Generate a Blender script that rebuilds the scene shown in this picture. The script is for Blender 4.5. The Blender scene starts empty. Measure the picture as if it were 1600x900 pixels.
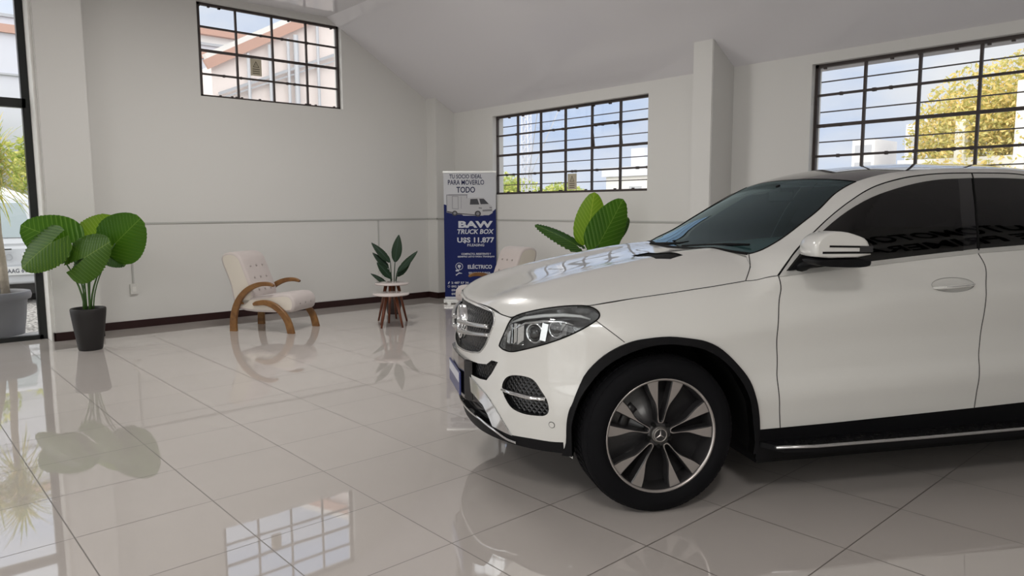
import bpy, bmesh, math, random
import numpy as np
from mathutils import Vector, Matrix
from mathutils.geometry import delaunay_2d_cdt
random.seed(7)
scene=bpy.context.scene
C=scene.collection
PI=math.pi
# ---------------- camera ----------------
CAM_H=1.47
def cam_matrix(yaw,pitch,roll):
    f=Vector((math.sin(yaw)*math.cos(pitch),math.cos(yaw)*math.cos(pitch),-math.sin(pitch)))
    r=Vector((math.cos(yaw),-math.sin(yaw),0)); d=f.cross(r)
    r2=math.cos(roll)*r+math.sin(roll)*d; d2=-math.sin(roll)*r+math.cos(roll)*d
    m=Matrix((r2,-d2,-f)).transposed().to_4x4(); m.translation=Vector((0,0,CAM_H)); return m
YAW=math.radians(41.93)
cd=bpy.data.cameras.new('camera'); cam=bpy.data.objects.new('camera',cd); C.objects.link(cam)
cam.matrix_world=cam_matrix(YAW,math.radians(6.34),math.radians(.29))
cd.sensor_width=36; cd.lens=36*1126.6/1600; cd.clip_start=.05; cd.clip_end=300
scene.camera=cam
# ---------------- world, light, exposure ----------------
vs=scene.view_settings; vs.view_transform='Standard'; vs.look='None'; vs.gamma=1; vs.use_curve_mapping=False; vs.exposure=0.22
w=bpy.data.worlds.new('sky'); scene.world=w; w.use_nodes=True
nt=w.node_tree; nt.nodes.clear()
def wn(t): return nt.nodes.new(t)
out=wn('ShaderNodeOutputWorld'); bg=wn('ShaderNodeBackground')
tc=wn('ShaderNodeTexCoord')
sep=wn('ShaderNodeSeparateXYZ'); nt.links.new(tc.outputs['Generated'],sep.inputs[0])
# hazy sky: brighter towards the hidden sun, which stands behind the photographer
dot=wn('ShaderNodeVectorMath'); dot.operation='DOT_PRODUCT'; nt.links.new(tc.outputs['Generated'],dot.inputs[0])
sd=Vector((-.80,-.25,.55)).normalized(); dot.inputs[1].default_value=sd
mr=wn('ShaderNodeMapRange'); mr.inputs[1].default_value=-.35; mr.inputs[2].default_value=1; mr.inputs[3].default_value=0; mr.inputs[4].default_value=1
nt.links.new(dot.outputs['Value'],mr.inputs[0])
pw=wn('ShaderNodeMath'); pw.operation='POWER'; pw.inputs[1].default_value=1.4; nt.links.new(mr.outputs[0],pw.inputs[0])
st=wn('ShaderNodeMath'); st.operation='MULTIPLY_ADD'; st.inputs[1].default_value=2.4; st.inputs[2].default_value=.84
nt.links.new(pw.outputs[0],st.inputs[0])
noi=wn('ShaderNodeTexNoise'); noi.inputs['Scale'].default_value=2.2; noi.inputs['Detail'].default_value=5; noi.inputs['Roughness'].default_value=.55
mp=wn('ShaderNodeMapping'); mp.inputs['Scale'].default_value=(1,1,3.0); nt.links.new(tc.outputs['Generated'],mp.inputs[0]); nt.links.new(mp.outputs[0],noi.inputs['Vector'])
cr=wn('ShaderNodeValToRGB'); cr.color_ramp.elements[0].position=.38; cr.color_ramp.elements[0].color=(.60,.73,.98,1)
cr.color_ramp.elements[1].position=.60; cr.color_ramp.elements[1].color=(.92,.94,.98,1)
nt.links.new(noi.outputs['Fac'],cr.inputs[0])
wm=wn('ShaderNodeMix'); wm.data_type='RGBA'; nt.links.new(pw.outputs[0],wm.inputs['Factor'])
fa=wn('ShaderNodeMath'); fa.operation='MULTIPLY'; fa.inputs[1].default_value=2.2; fa.use_clamp=True; nt.links.new(pw.outputs[0],fa.inputs[0]); nt.links.new(fa.outputs[0],wm.inputs['Factor'])
nt.links.new(cr.outputs[0],wm.inputs['A']); wm.inputs['B'].default_value=(1,.985,.955,1)
nt.links.new(wm.outputs['Result'],bg.inputs[0]); nt.links.new(st.outputs[0],bg.inputs[1]); nt.links.new(bg.outputs[0],out.inputs[0])
def area(name,loc,rot,sx,sy,power,color=(1,1,1),portal=False):
    l=bpy.data.lights.new(name,'AREA'); l.shape='RECTANGLE'; l.size=sx; l.size_y=sy; l.energy=power; l.color=color
    o=bpy.data.objects.new(name,l); C.objects.link(o); o.location=loc; o.rotation_euler=rot
    if portal: l.cycles.is_portal=True
    return o
# portals only guide the sampling of the daylight through each opening
XB=7.32; YA=9.80; XL=-5.0; YBK=-2.2; ZC=4.22
area('portal',(4.43,YA+.2,3.54),(PI/2,0,PI),2.0,1.2,1,portal=True)
area('portal',(XB+.2,7.13,2.27),(PI/2,0,PI/2),2.95,1.2,1,portal=True)
area('portal',(XB+.2,2.07,2.27),(PI/2,0,PI/2),2.95,1.2,1,portal=True)
area('portal',(-1.6,YA+.05,1.95),(PI/2,0,PI),6.1,3.9,1,portal=True)
area('portal',(XL-.05,.7,1.95),(PI/2,0,-PI/2),5.0,3.9,1,portal=True)
# fill lamps added overhead, out of view, to brighten the room
FILL_LAMPS=((-.6,-.9,88),(-2.4,3.0,62),(3.3,6.4,70))
for lx,ly,lw_ in FILL_LAMPS:
    area('fill_lamp_light',(lx,ly,ZC-.06),(0,0,0),1.15,.55,lw_,(1,.97,.925))
# ---------------- helpers ----------------
def tag(o,label=None,cat=None,group=None,kind=None):
    if label: o['label']=label
    if cat: o['category']=cat
    if group: o['group']=group
    if kind: o['kind']=kind
    return o
def empty(name,loc=(0,0,0),rz=0,label=None,cat=None,group=None,parent=None):
    o=bpy.data.objects.new(name,None); C.objects.link(o); o.location=loc; o.rotation_euler=(0,0,rz); o.empty_display_size=.1
    if parent: o.parent=parent
    return tag(o,label,cat,group)
def finish(name,bm,mat,parent=None,smooth=False,loc=None,rot=None):
    me=bpy.data.meshes.new(name); bm.normal_update(); bm.to_mesh(me); bm.free()
    if smooth:
        for p in me.polygons: p.use_smooth=True
    mats=mat if isinstance(mat,(list,tuple)) else [mat]
    for m in mats: me.materials.append(m)
    o=bpy.data.objects.new(name,me); C.objects.link(o)
    if parent is not None: o.parent=parent
    if loc: o.location=loc
    if rot: o.rotation_euler=rot
    return o
def box(bm,x0,x1,y0,y1,z0,z1,mi=0,bev=0):
    vs_=[bm.verts.new((x,y,z)) for x in (x0,x1) for y in (y0,y1) for z in (z0,z1)]
    f=[(0,1,3,2),(4,6,7,5),(0,4,5,1),(2,3,7,6),(0,2,6,4),(1,5,7,3)]
    fs=[bm.faces.new([vs_[i] for i in q]) for q in f]
    for q in fs: q.material_index=mi
    if bev>0:
        es=list({e for q in fs for e in q.edges})
        bmesh.ops.bevel(bm,geom=es,offset=bev,segments=2,profile=.6,affect='EDGES')
    return fs
def bar(bm,a,b,wx,wy,up=Vector((0,0,1)),mi=0):
    a=Vector(a);b=Vector(b);d=(b-a).normalized()
    s=d.cross(up); s=s.normalized() if s.length>1e-5 else Vector((1,0,0)); t=s.cross(d).normalized()
    v=[bm.verts.new(p+s*i*wx/2+t*j*wy/2) for p in (a,b) for i,j in ((-1,-1),(1,-1),(1,1),(-1,1))]
    for q in ((0,1,2,3),(7,6,5,4),(0,4,5,1),(1,5,6,2),(2,6,7,3),(3,7,4,0)):
        f=bm.faces.new([v[k] for k in q]); f.material_index=mi
def tube(bm,pts,rad,seg=10,cap=True,flat=1.0,up=None,mi=0):
    pts=[Vector(p) for p in pts]; n=len(pts); rings=[]
    rr=rad if isinstance(rad,(list,tuple)) else [rad]*n
    prev=None
    for i,p in enumerate(pts):
        d=(pts[min(i+1,n-1)]-pts[max(i-1,0)]).normalized()
        if prev is None:
            u_=Vector(up) if up else (Vector((0,0,1)) if abs(d.z)<.9 else Vector((1,0,0)))
        else: u_=prev
        s=d.cross(u_).normalized(); t=s.cross(d).normalized(); prev=t
        rings.append([bm.verts.new(p+s*math.cos(2*PI*k/seg)*rr[i]+t*math.sin(2*PI*k/seg)*rr[i]*flat) for k in range(seg)])
    for a,b in zip(rings,rings[1:]):
        for k in range(seg):
            f=bm.faces.new((a[k],a[(k+1)%seg],b[(k+1)%seg],b[k])); f.material_index=mi; f.smooth=True
    if cap:
        for r_ in (rings[0][::-1],rings[-1]):
            f=bm.faces.new(r_); f.material_index=mi
def lathe(bm,prof,seg=32,center=(0,0,0),axis='z',cap0=False,cap1=False,mi=0,smooth=True):
    c=Vector(center); rings=[]
    for r,h in prof:
        ring=[]
        for k in range(seg):
            a=2*PI*k/seg
            if axis=='z': v=Vector((r*math.cos(a),r*math.sin(a),h))
            else: v=Vector((r*math.cos(a),h,r*math.sin(a)))
            ring.append(bm.verts.new(c+v))
        rings.append(ring)
    for a,b in zip(rings,rings[1:]):
        for k in range(seg):
            f=bm.faces.new((a[k],a[(k+1)%seg],b[(k+1)%seg],b[k])); f.smooth=smooth; f.material_index=mi
    if cap0: bm.faces.new(rings[0][::-1]).material_index=mi
    if cap1: bm.faces.new(rings[-1]).material_index=mi
def prism(bm,poly,axis_map,d0,d1,mi=0):
    """poly 2D points, axis_map(a,b,d)->3D"""
    A=[bm.verts.new(axis_map(a,b,d0)) for a,b in poly]; B=[bm.verts.new(axis_map(a,b,d1)) for a,b in poly]
    n=len(poly)
    for f in (A[::-1],B): bm.faces.new(f).material_index=mi
    for i in range(n): bm.faces.new((A[i],A[(i+1)%n],B[(i+1)%n],B[i])).material_index=mi
def recalc(bm): bmesh.ops.recalc_face_normals(bm,faces=bm.faces)
# ---------------- materials ----------------
def mat(name,col,rough=.5,metal=0,spec=.5,coat=0,bump=None,var=None,trans=0,ior=1.45,emit=None,sheen=0):
    m=bpy.data.materials.new(name); m.use_nodes=True; t=m.node_tree; b=t.nodes['Principled BSDF']
    b.inputs['Base Color'].default_value=(*col,1); b.inputs['Roughness'].default_value=rough; b.inputs['Metallic'].default_value=metal
    b.inputs['Specular IOR Level'].default_value=spec; b.inputs['Coat Weight'].default_value=coat; b.inputs['Coat Roughness'].default_value=.02
    b.inputs['Transmission Weight'].default_value=trans; b.inputs['IOR'].default_value=ior; b.inputs['Sheen Weight'].default_value=sheen
    tco=t.nodes.new('ShaderNodeTexCoord')
    if var:   # (scale, amount) subtle tone variation
        n=t.nodes.new('ShaderNodeTexNoise'); n.inputs['Scale'].default_value=var[0]; n.inputs['Detail'].default_value=4
        t.links.new(tco.outputs['Object'],n.inputs['Vector'])
        r=t.nodes.new('ShaderNodeMapRange'); r.inputs[3].default_value=1-var[1]; r.inputs[4].default_value=1+var[1]
        t.links.new(n.outputs['Fac'],r.inputs[0])
        x=t.nodes.new('ShaderNodeVectorMath'); x.operation='SCALE'; x.inputs[0].default_value=col
        t.links.new(r.outputs[0],x.inputs['Scale']); t.links.new(x.outputs[0],b.inputs['Base Color'])
    if bump:  # (scale,strength,distance)
        n=t.nodes.new('ShaderNodeTexNoise'); n.inputs['Scale'].default_value=bump[0]; n.inputs['Detail'].default_value=3
        t.links.new(tco.outputs['Object'],n.inputs['Vector'])
        bp=t.nodes.new('ShaderNodeBump'); bp.inputs['Strength'].default_value=bump[1]; bp.inputs['Distance'].default_value=bump[2] if len(bump)>2 else .01
        t.links.new(n.outputs['Fac'],bp.inputs['Height']); t.links.new(bp.outputs[0],b.inputs['Normal'])
    if emit: b.inputs['Emission Color'].default_value=(*emit[0],1); b.inputs['Emission Strength'].default_value=emit[1]
    return m
def glass_mat(name,tint,refl_rough=0.0,ior=1.5,dirt=0,gl=(1,1,1)):
    m=bpy.data.materials.new(name); m.use_nodes=True; t=m.node_tree; t.nodes.clear()
    o=t.nodes.new('ShaderNodeOutputMaterial'); tr_=t.nodes.new('ShaderNodeBsdfTransparent'); g=t.nodes.new('ShaderNodeBsdfGlossy')
    tr_.inputs[0].default_value=(*tint,1); g.inputs['Roughness'].default_value=refl_rough; g.inputs[0].default_value=(*gl,1)
    fr=t.nodes.new('ShaderNodeFresnel'); fr.inputs[0].default_value=ior; mx=t.nodes.new('ShaderNodeMixShader')
    geo=t.nodes.new('ShaderNodeNewGeometry'); im=t.nodes.new('ShaderNodeMath'); im.operation='MULTIPLY'
    inv=t.nodes.new('ShaderNodeMath'); inv.operation='SUBTRACT'; inv.inputs[0].default_value=1; t.links.new(geo.outputs['Backfacing'],inv.inputs[1])
    t.links.new(fr.outputs[0],im.inputs[0]); t.links.new(inv.outputs[0],im.inputs[1])
    t.links.new(im.outputs[0],mx.inputs[0]); t.links.new(tr_.outputs[0],mx.inputs[1]); t.links.new(g.outputs[0],mx.inputs[2])
    last=mx
    if dirt:
        d=t.nodes.new('ShaderNodeBsdfDiffuse'); d.inputs[0].default_value=(.85,.85,.85,1)
        tcc=t.nodes.new('ShaderNodeTexCoord'); n=t.nodes.new('ShaderNodeTexNoise'); n.inputs['Scale'].default_value=1.7; n.inputs['Detail'].default_value=6
        t.links.new(tcc.outputs['Object'],n.inputs['Vector'])
        r=t.nodes.new('ShaderNodeMapRange'); r.inputs[1].default_value=.4;r.inputs[2].default_value=.75; r.inputs[3].default_value=dirt*.3; r.inputs[4].default_value=dirt
        t.links.new(n.outputs['Fac'],r.inputs[0]); m2=t.nodes.new('ShaderNodeMixShader'); t.links.new(r.outputs[0],m2.inputs[0])
        t.links.new(mx.outputs[0],m2.inputs[1]); t.links.new(d.outputs[0],m2.inputs[2]); last=m2
    t.links.new(last.outputs[0],o.inputs[0]); return m
WALL=mat('wall_paint',(.73,.722,.70),.75,spec=.25,bump=(3,.08,.02),var=(.6,.015))
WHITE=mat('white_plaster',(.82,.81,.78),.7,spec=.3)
IRON=mat('window_iron',(.055,.042,.04),.55,bump=(30,.3,.004),var=(12,.4))
BLACKF=mat('black_frame',(.012,.014,.014),.35)
PANE=glass_mat('window_pane',(.96,.97,.97),dirt=.10)
FAC=glass_mat('facade_pane',(.95,.97,.98),dirt=.02)
BASE=mat('baseboard_brown',(.028,.010,.010),.3,spec=.5)
PLAST=mat('white_plastic',(.72,.71,.68),.4)
CORNICE=mat('grey_conduit',(.50,.50,.48),.5)
# glossy PVC ceiling, panels along Y
def ceiling_mat():
    m=mat('pvc_ceiling',(.80,.785,.815),.09,spec=.5); t=m.node_tree; b=t.nodes['Principled BSDF']
    tco=t.nodes.new('ShaderNodeTexCoord'); s=t.nodes.new('ShaderNodeSeparateXYZ'); t.links.new(tco.outputs['Object'],s.inputs[0])
    f=t.nodes.new('ShaderNodeMath'); f.operation='MULTIPLY'; f.inputs[1].default_value=1/.25; t.links.new(s.outputs['Y'],f.inputs[0])
    fr=t.nodes.new('ShaderNodeMath'); fr.operation='FRACT'; t.links.new(f.outputs[0],fr.inputs[0])
    gt=t.nodes.new('ShaderNodeMath'); gt.operation='GREATER_THAN'; gt.inputs[1].default_value=.03; t.links.new(fr.outputs[0],gt.inputs[0])
    n=t.nodes.new('ShaderNodeTexNoise'); n.inputs['Scale'].default_value=1.2; t.links.new(tco.outputs['Object'],n.inputs['Vector'])
    ad=t.nodes.new('ShaderNodeMath'); ad.operation='MULTIPLY_ADD'; ad.inputs[1].default_value=.12; t.links.new(gt.outputs[0],ad.inputs[0]); t.links.new(n.outputs['Fac'],ad.inputs[2])
    bp=t.nodes.new('ShaderNodeBump'); bp.inputs['Strength'].default_value=.12; bp.inputs['Distance'].default_value=.010
    t.links.new(ad.outputs[0],bp.inputs['Height']); t.links.new(bp.outputs[0],b.inputs['Normal']); return m
CEIL=ceiling_mat()
def floor_mat():
    m=mat('porcelain_tiles',(.50,.462,.435),.03,spec=.5); t=m.node_tree; b=t.nodes['Principled BSDF']
    b.inputs['IOR'].default_value=2.5
    tco=t.nodes.new('ShaderNodeTexCoord'); s=t.nodes.new('ShaderNodeSeparateXYZ'); t.links.new(tco.outputs['Object'],s.inputs[0])
    def cell(sock,off,size):
        a=t.nodes.new('ShaderNodeMath'); a.operation='SUBTRACT'; a.inputs[1].default_value=off; t.links.new(sock,a.inputs[0])
        d=t.nodes.new('ShaderNodeMath'); d.operation='DIVIDE'; d.inputs[1].default_value=size; t.links.new(a.outputs[0],d.inputs[0])
        f=t.nodes.new('ShaderNodeMath'); f.operation='FRACT'; t.links.new(d.outputs[0],f.inputs[0])
        fl=t.nodes.new('ShaderNodeMath'); fl.operation='FLOOR'; t.links.new(d.outputs[0],fl.inputs[0])
        h=t.nodes.new('ShaderNodeMath'); h.operation='SUBTRACT'; h.inputs[0].default_value=.5; t.links.new(f.outputs[0],h.inputs[1])
        ab=t.nodes.new('ShaderNodeMath'); ab.operation='ABSOLUTE'; t.links.new(h.outputs[0],ab.inputs[0])
        g=t.nodes.new('ShaderNodeMath'); g.operation='GREATER_THAN'; g.inputs[1].default_value=.5-.0028/size; t.links.new(ab.outputs[0],g.inputs[0])
        return g.outputs[0],fl.outputs[0]
    gx,fx=cell(s.outputs['X'],1.829,.6115); gy,fy=cell(s.outputs['Y'],1.2495,.5965)
    mxm=t.nodes.new('ShaderNodeMath'); mxm.operation='MAXIMUM'; t.links.new(gx,mxm.inputs[0]); t.links.new(gy,mxm.inputs[1])
    cb=t.nodes.new('ShaderNodeCombineXYZ'); t.links.new(fx,cb.inputs[0]); t.links.new(fy,cb.inputs[1])
    wnz=t.nodes.new('ShaderNodeTexWhiteNoise'); t.links.new(cb.outputs[0],wnz.inputs['Vector'])
    nz=t.nodes.new('ShaderNodeTexNoise'); nz.inputs['Scale'].default_value=1.1; nz.inputs['Detail'].default_value=6; t.links.new(tco.outputs['Object'],nz.inputs['Vector'])
    sm=t.nodes.new('ShaderNodeMath'); sm.operation='MULTIPLY_ADD'; sm.inputs[1].default_value=.035; t.links.new(wnz.outputs['Value'],sm.inputs[0])
    sm2=t.nodes.new('ShaderNodeMath'); sm2.operation='MULTIPLY_ADD'; sm2.inputs[1].default_value=.12; sm2.inputs[2].default_value=.92; t.links.new(nz.outputs['Fac'],sm2.inputs[0]); t.links.new(sm2.outputs[0],sm.inputs[2])
    sc=t.nodes.new('ShaderNodeVectorMath'); sc.operation='SCALE'; sc.inputs[0].default_value=(.50,.462,.435); t.links.new(sm.outputs[0],sc.inputs['Scale'])
    mx=t.nodes.new('ShaderNodeMix'); mx.data_type='RGBA'; t.links.new(mxm.outputs[0],mx.inputs['Factor']); t.links.new(sc.outputs[0],mx.inputs['A']); mx.inputs['B'].default_value=(.08,.062,.05,1)
    t.links.new(mx.outputs['Result'],b.inputs['Base Color'])
    r=t.nodes.new('ShaderNodeMapRange'); r.inputs[3].default_value=.025; r.inputs[4].default_value=.6; t.links.new(mxm.outputs[0],r.inputs[0]); t.links.new(r.outputs[0],b.inputs['Roughness'])
    # gentle waviness of each polished tile
    n3=t.nodes.new('ShaderNodeTexNoise'); n3.inputs['Scale'].default_value=1.3; n3.inputs['Detail'].default_value=1; t.links.new(tco.outputs['Object'],n3.inputs['Vector'])
    bp=t.nodes.new('ShaderNodeBump'); bp.inputs['Strength'].default_value=.25; bp.inputs['Distance'].default_value=.004; t.links.new(n3.outputs['Fac'],bp.inputs['Height']); t.links.new(bp.outputs[0],b.inputs['Normal'])
    return m
FLOOR=floor_mat()

# ---------------- room shell ----------------
def struct(name,bm,m,parent=None,**k):
    o=finish(name,bm,m,parent,**k)
    o['kind']='structure'; return o
bm=bmesh.new(); box(bm,XL-.2,XB+.2,YBK-.2,YA+.2,-.15,0); struct('floor',bm,FLOOR)
WT=.22
W1=(3.40,5.45,2.935,4.135); W2=(5.62,8.58,1.675,2.865); W3=(.60,3.56,1.675,2.905)
bm=bmesh.new()   # wall with the high window and the shop front opening at its left
box(bm,1.50,W1[0],YA,YA+WT,0,4.6); box(bm,W1[0],W1[1],YA,YA+WT,0,W1[2]); box(bm,W1[0],W1[1],YA,YA+WT,W1[3],4.6)
box(bm,W1[1],XB+.3,YA,YA+WT,0,4.6); box(bm,XL-.2,1.50,YA-.02,YA+WT,3.9,4.6)
struct('wall_left',bm,WALL)
bm=bmesh.new()
box(bm,XB,XB+WT,W2[1],YA+WT,0,3.4); box(bm,XB,XB+WT,W2[0],W2[1],0,W2[2]); box(bm,XB,XB+WT,W2[0],W2[1],W2[3],3.4)
box(bm,XB,XB+WT,W3[1],W2[0],0,3.4); box(bm,XB,XB+WT,W3[0],W3[1],0,W3[2]); box(bm,XB,XB+WT,W3[0],W3[1],W3[3],3.4); box(bm,XB,XB+WT,YBK-.2,W3[0],0,3.4)
struct('wall_right',bm,WALL)
bm=bmesh.new(); box(bm,XL-.2,XB+.3,YBK-.2,YBK,0,4.6); struct('wall_back',bm,WALL)
bm=bmesh.new(); box(bm,XL-.2,XL,YBK-.2,-1.8,0,4.6); box(bm,XL-.2,XL,3.2,YA+.2,0,4.6); box(bm,XL-.2,XL,-1.8,3.2,3.9,4.6); struct('wall_front',bm,WALL)
# ceiling: flat PVC part, then a slope down to the right wall
RX=5.226; RS=.5786
def zs(x): return ZC-RS*(x-RX)
bm=bmesh.new()
pr=[(XL-.2,ZC),(RX,ZC),(XB+.25,zs(XB+.25)),(XB+.25,zs(XB+.25)+.15),(RX+.05,ZC+.15),(XL-.2,ZC+.15)]
prism(bm,pr,lambda a,b,d:(a,d,b),YBK-.2,YA+.01); recalc(bm)
struct('ceiling',bm,CEIL)
def roofed_column(name,x0,x1,y0,y1):
    bm=bmesh.new()
    v=[bm.verts.new(p) for p in ((x0,y0,0),(x1,y0,0),(x1,y1,0),(x0,y1,0))]
    t=[bm.verts.new((p[0],p[1],(zs(p[0]) if p[0]>RX else ZC)+.02)) for p in ((x0,y0),(x1,y0),(x1,y1),(x0,y1))]
    bm.faces.new(v[::-1]); bm.faces.new(t)
    for i in range(4): bm.faces.new((v[i],v[(i+1)%4],t[(i+1)%4],t[i]))
    bmesh.ops.bevel(bm,geom=[e for e in bm.edges if abs((e.verts[0].co-e.verts[1].co).z)>1],offset=.008,segments=2,affect='EDGES')
    recalc(bm); return struct(name,bm,WALL)
roofed_column('trim_1',1.53,2.01,9.40,YA+.02)
roofed_column('trim_2',6.95,XB+.02,9.545,YA+.02)
roofed_column('trim_3',6.90,XB+.02,4.45,4.70)
bm=bmesh.new(); box(bm,1.500,1.535,9.44,YA,0,ZC); struct('trim_4',bm,WHITE)     # lit left face of the column, its light put into a whiter plaster
# baseboards
bm=bmesh.new(); box(bm,2.01,6.95,YA-.015,YA,0,.095); box(bm,1.52,2.022,9.386,9.40,0,.095); box(bm,2.01,2.024,9.386,YA,0,.095); box(bm,1.515,1.53,9.386,9.5,0,.095); box(bm,6.936,6.95,9.53,YA,0,.095); box(bm,6.936,XB,9.531,9.545,0,.095); struct('baseboard_left',bm,BASE)
bm=bmesh.new(); box(bm,XB-.015,XB,4.70,9.531,0,.095); box(bm,XB-.015,XB,YBK,4.45,0,.095); box(bm,6.886,XB,4.70,4.714,0,.095); box(bm,6.886,6.90,4.436,4.714,0,.095); box(bm,6.886,XB,4.436,4.45,0,.095); struct('baseboard_right',bm,BASE)
# steel windows
def steel_window(name,orient,p,a0,a1,z0,z1,nc,nr,label_at=None,bars=True,open_cell=None):
    """orient 'x': glass in the plane y=p spanning x ; 'y': plane x=p spanning y"""
    def B(bm,a,b,za,zb,d=.03):
        if orient=='x': box(bm,a,b,p-d/2,p+d/2,za,zb)
        else: box(bm,p-d/2,p+d/2,a,b,za,zb)
    root=tag(empty(name),kind='structure')
    bm=bmesh.new(); ft=.032
    B(bm,a0,a1,z0,z0+ft,.045); B(bm,a0,a1,z1-ft,z1,.045); B(bm,a0,a0+ft,z0,z1,.045); B(bm,a1-ft,a1,z0,z1,.045)
    finish('window_frame',bm,IRON,root)
    cw=(a1-a0)/nc; rh=(z1-z0)/nr
    bm=bmesh.new()
    for i in range(1,nc): B(bm,a0+i*cw-.012,a0+i*cw+.012,z0+.01,z1-.01,.032)
    for j in range(1,nr):
        h=.016 if (nr-j)==2 else .011
        B(bm,a0+.01,a1-.01,z0+j*rh-h,z0+j*rh+h,.036)
    # lumps of old putty along the bars
    for _ in range(nc*nr*2):
        i=random.randint(0,nc-1); j=random.randint(0,nr); a=a0+(i+random.random())*cw; z=z0+j*rh
        z=min(max(z,z0+.03),z1-.03)
        B(bm,a-.012,a+.014,z-.018,z+.016,.03)
    finish('glazing_bars',bm,IRON,root)
    bm=bmesh.new()
    v=((a0+.01,z0+.01),(a1-.01,z0+.01),(a1-.01,z1-.01),(a0+.01,z1-.01))
    if orient=='x': q=[bm.verts.new((a,p+.004,z)) for a,z in v]
    else: q=[bm.verts.new((p+.004,a,z)) for a,z in v][::-1]
    bm.faces.new(q)
    finish('glass_pane',bm,PANE,root)
    if bars:
        off=.13
        for j in range(nr):
            bm=bmesh.new()
            z=z0+(j+.5)*rh
            if orient=='x': bar(bm,(a0-.04,p+off,z),(a1+.04,p+off,z),.012,.012)
            else: bar(bm,(p+off,a0-.04,z),(p+off,a1+.04,z),.012,.012)
            finish('security_bar',bm,IRON,root)
    return root
win1=steel_window('window_1','x',YA+.10,W1[0]+.03,W1[1]-.005,W1[2],W1[3],4,4,bars=False)
win2=steel_window('window_2','y',XB+.10,W2[0]+.02,W2[1]+.02,W2[2],W2[3],6,4)
win3=steel_window('window_3','y',XB+.10,W3[0],W3[1],W3[2],W3[3],6,4)
bm=bmesh.new()      # one top-hung sash of the middle window tipped open
Y0,Y1=6.13,6.61; zt,zb=2.575,2.285
for a,b in (((XB+.07,Y0,zt),(XB+.07,Y1,zt)),((XB+.12,Y0,zb-.01),(XB+.12,Y1,zb-.01)),((XB+.07,Y0,zt),(XB+.12,Y0,zb-.01)),((XB+.07,Y1,zt),(XB+.12,Y1,zb-.01))):
    bar(bm,a,b,.022,.022)
finish('opening_sash',bm,IRON,win2)
# window labels
TAN=mat('tan_label',(.52,.47,.36),.6); TAND=mat('label_print',(.12,.10,.07),.6)
def warn(parent,orient,p,a,z,w_,h_,lab):
    bm=bmesh.new()
    P=(lambda x,zz,d:(a+x,p-d,z+zz)) if orient=='x' else (lambda x,zz,d:(p-d,a-x,z+zz))
    def quad(x0,x1,z0,z1,d,mi):
        f=bm.faces.new([bm.verts.new(P(*q,d)) for q in ((x0,z0),(x1,z0),(x1,z1),(x0,z1))]); f.material_index=mi
    prism(bm,[(-w_/2,-h_/2),(w_/2,-h_/2),(w_/2,h_/2),(-w_/2,h_/2)],lambda x,zz,d:P(x,zz,d),0,.003)
    t=[(-.045,.0),(.045,.0),(0,.085)]; ti=[(-.030,.009),(.030,.009),(0,.066)]
    for k in range(3):
        q=[t[k],t[(k+1)%3],ti[(k+1)%3],ti[k]]
        bm.faces.new([bm.verts.new(P(x,zz,.004)) for x,zz in q]).material_index=1
    quad(-.004,.004,.018,.045,.004,1)
    for k in range(3): quad(-.05,.05,-.03-.028*k,-.018-.028*k,.004,1)
    o=finish('window_sticker',bm,[TAN,TAND]); tag(o,lab,'sticker'); return o
warn(win1,'x',YA+.10-.004,4.19,3.40,.155,.225,'tan warning sticker with a triangle on the high window left of the chairs')
warn(win2,'y',XB+.10-.004,6.99,1.83,.17,.22,'tan warning sticker low on the barred window behind the car bonnet')
# shop front glazing at the far left
fac=tag(empty('window_4'),kind='structure'); FY=9.72
bm=bmesh.new()
box(bm,1.425,1.50,FY-.03,FY+.05,0,3.9)
for x in (-.35,-2.2,-4.05): box(bm,x-.035,x+.035,FY-.03,FY+.05,0,3.9)
box(bm,XL,1.46,FY-.03,FY+.05,0,.05); box(bm,XL,1.46,FY-.03,FY+.05,2.60,2.70); box(bm,XL,1.46,FY-.03,FY+.05,3.83,3.9)
finish('window_frame',bm,BLACKF,fac)
bm=bmesh.new(); bm.faces.new([bm.verts.new(p) for p in ((XL,FY+.01,.05),(1.44,FY+.01,.05),(1.44,FY+.01,3.85),(XL,FY+.01,3.85))]); finish('glass_pane',bm,FAC,fac)
fac2=tag(empty('unseen_window_5'),kind='structure')  # unseen side window, placed and sized for the light it throws on the car
bm=bmesh.new()
for y in (-1.76,-.1,1.5,3.16): box(bm,XL-.14,XL-.06,y-.035,y+.035,0,3.9)
for z in ((0,.06),(2.6,2.7),(3.83,3.9)): box(bm,XL-.14,XL-.06,-1.8,3.2,*z)
finish('window_frame',bm,BLACKF,fac2)
bm=bmesh.new(); bm.faces.new([bm.verts.new(p) for p in ((XL-.1,-1.8,.05),(XL-.1,3.2,.05),(XL-.1,3.2,3.85),(XL-.1,-1.8,3.85))]); finish('glass_pane',bm,FAC,fac2)
# flat housings for the added fill lamps, all out of view
for (lx,ly,_),lb in zip(FILL_LAMPS,('flat white fill lamp added above the photographer, nearest the sign','flat white fill lamp added above the open floor at the left','flat white fill lamp added in front of the high window')):
    bm=bmesh.new(); box(bm,lx-.6,lx+.6,ly-.30,ly+.30,ZC-.05,ZC,bev=.006); o=finish('added_fill_lamp',bm,PLAST); tag(o,lb,'ceiling lamp')
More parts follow.
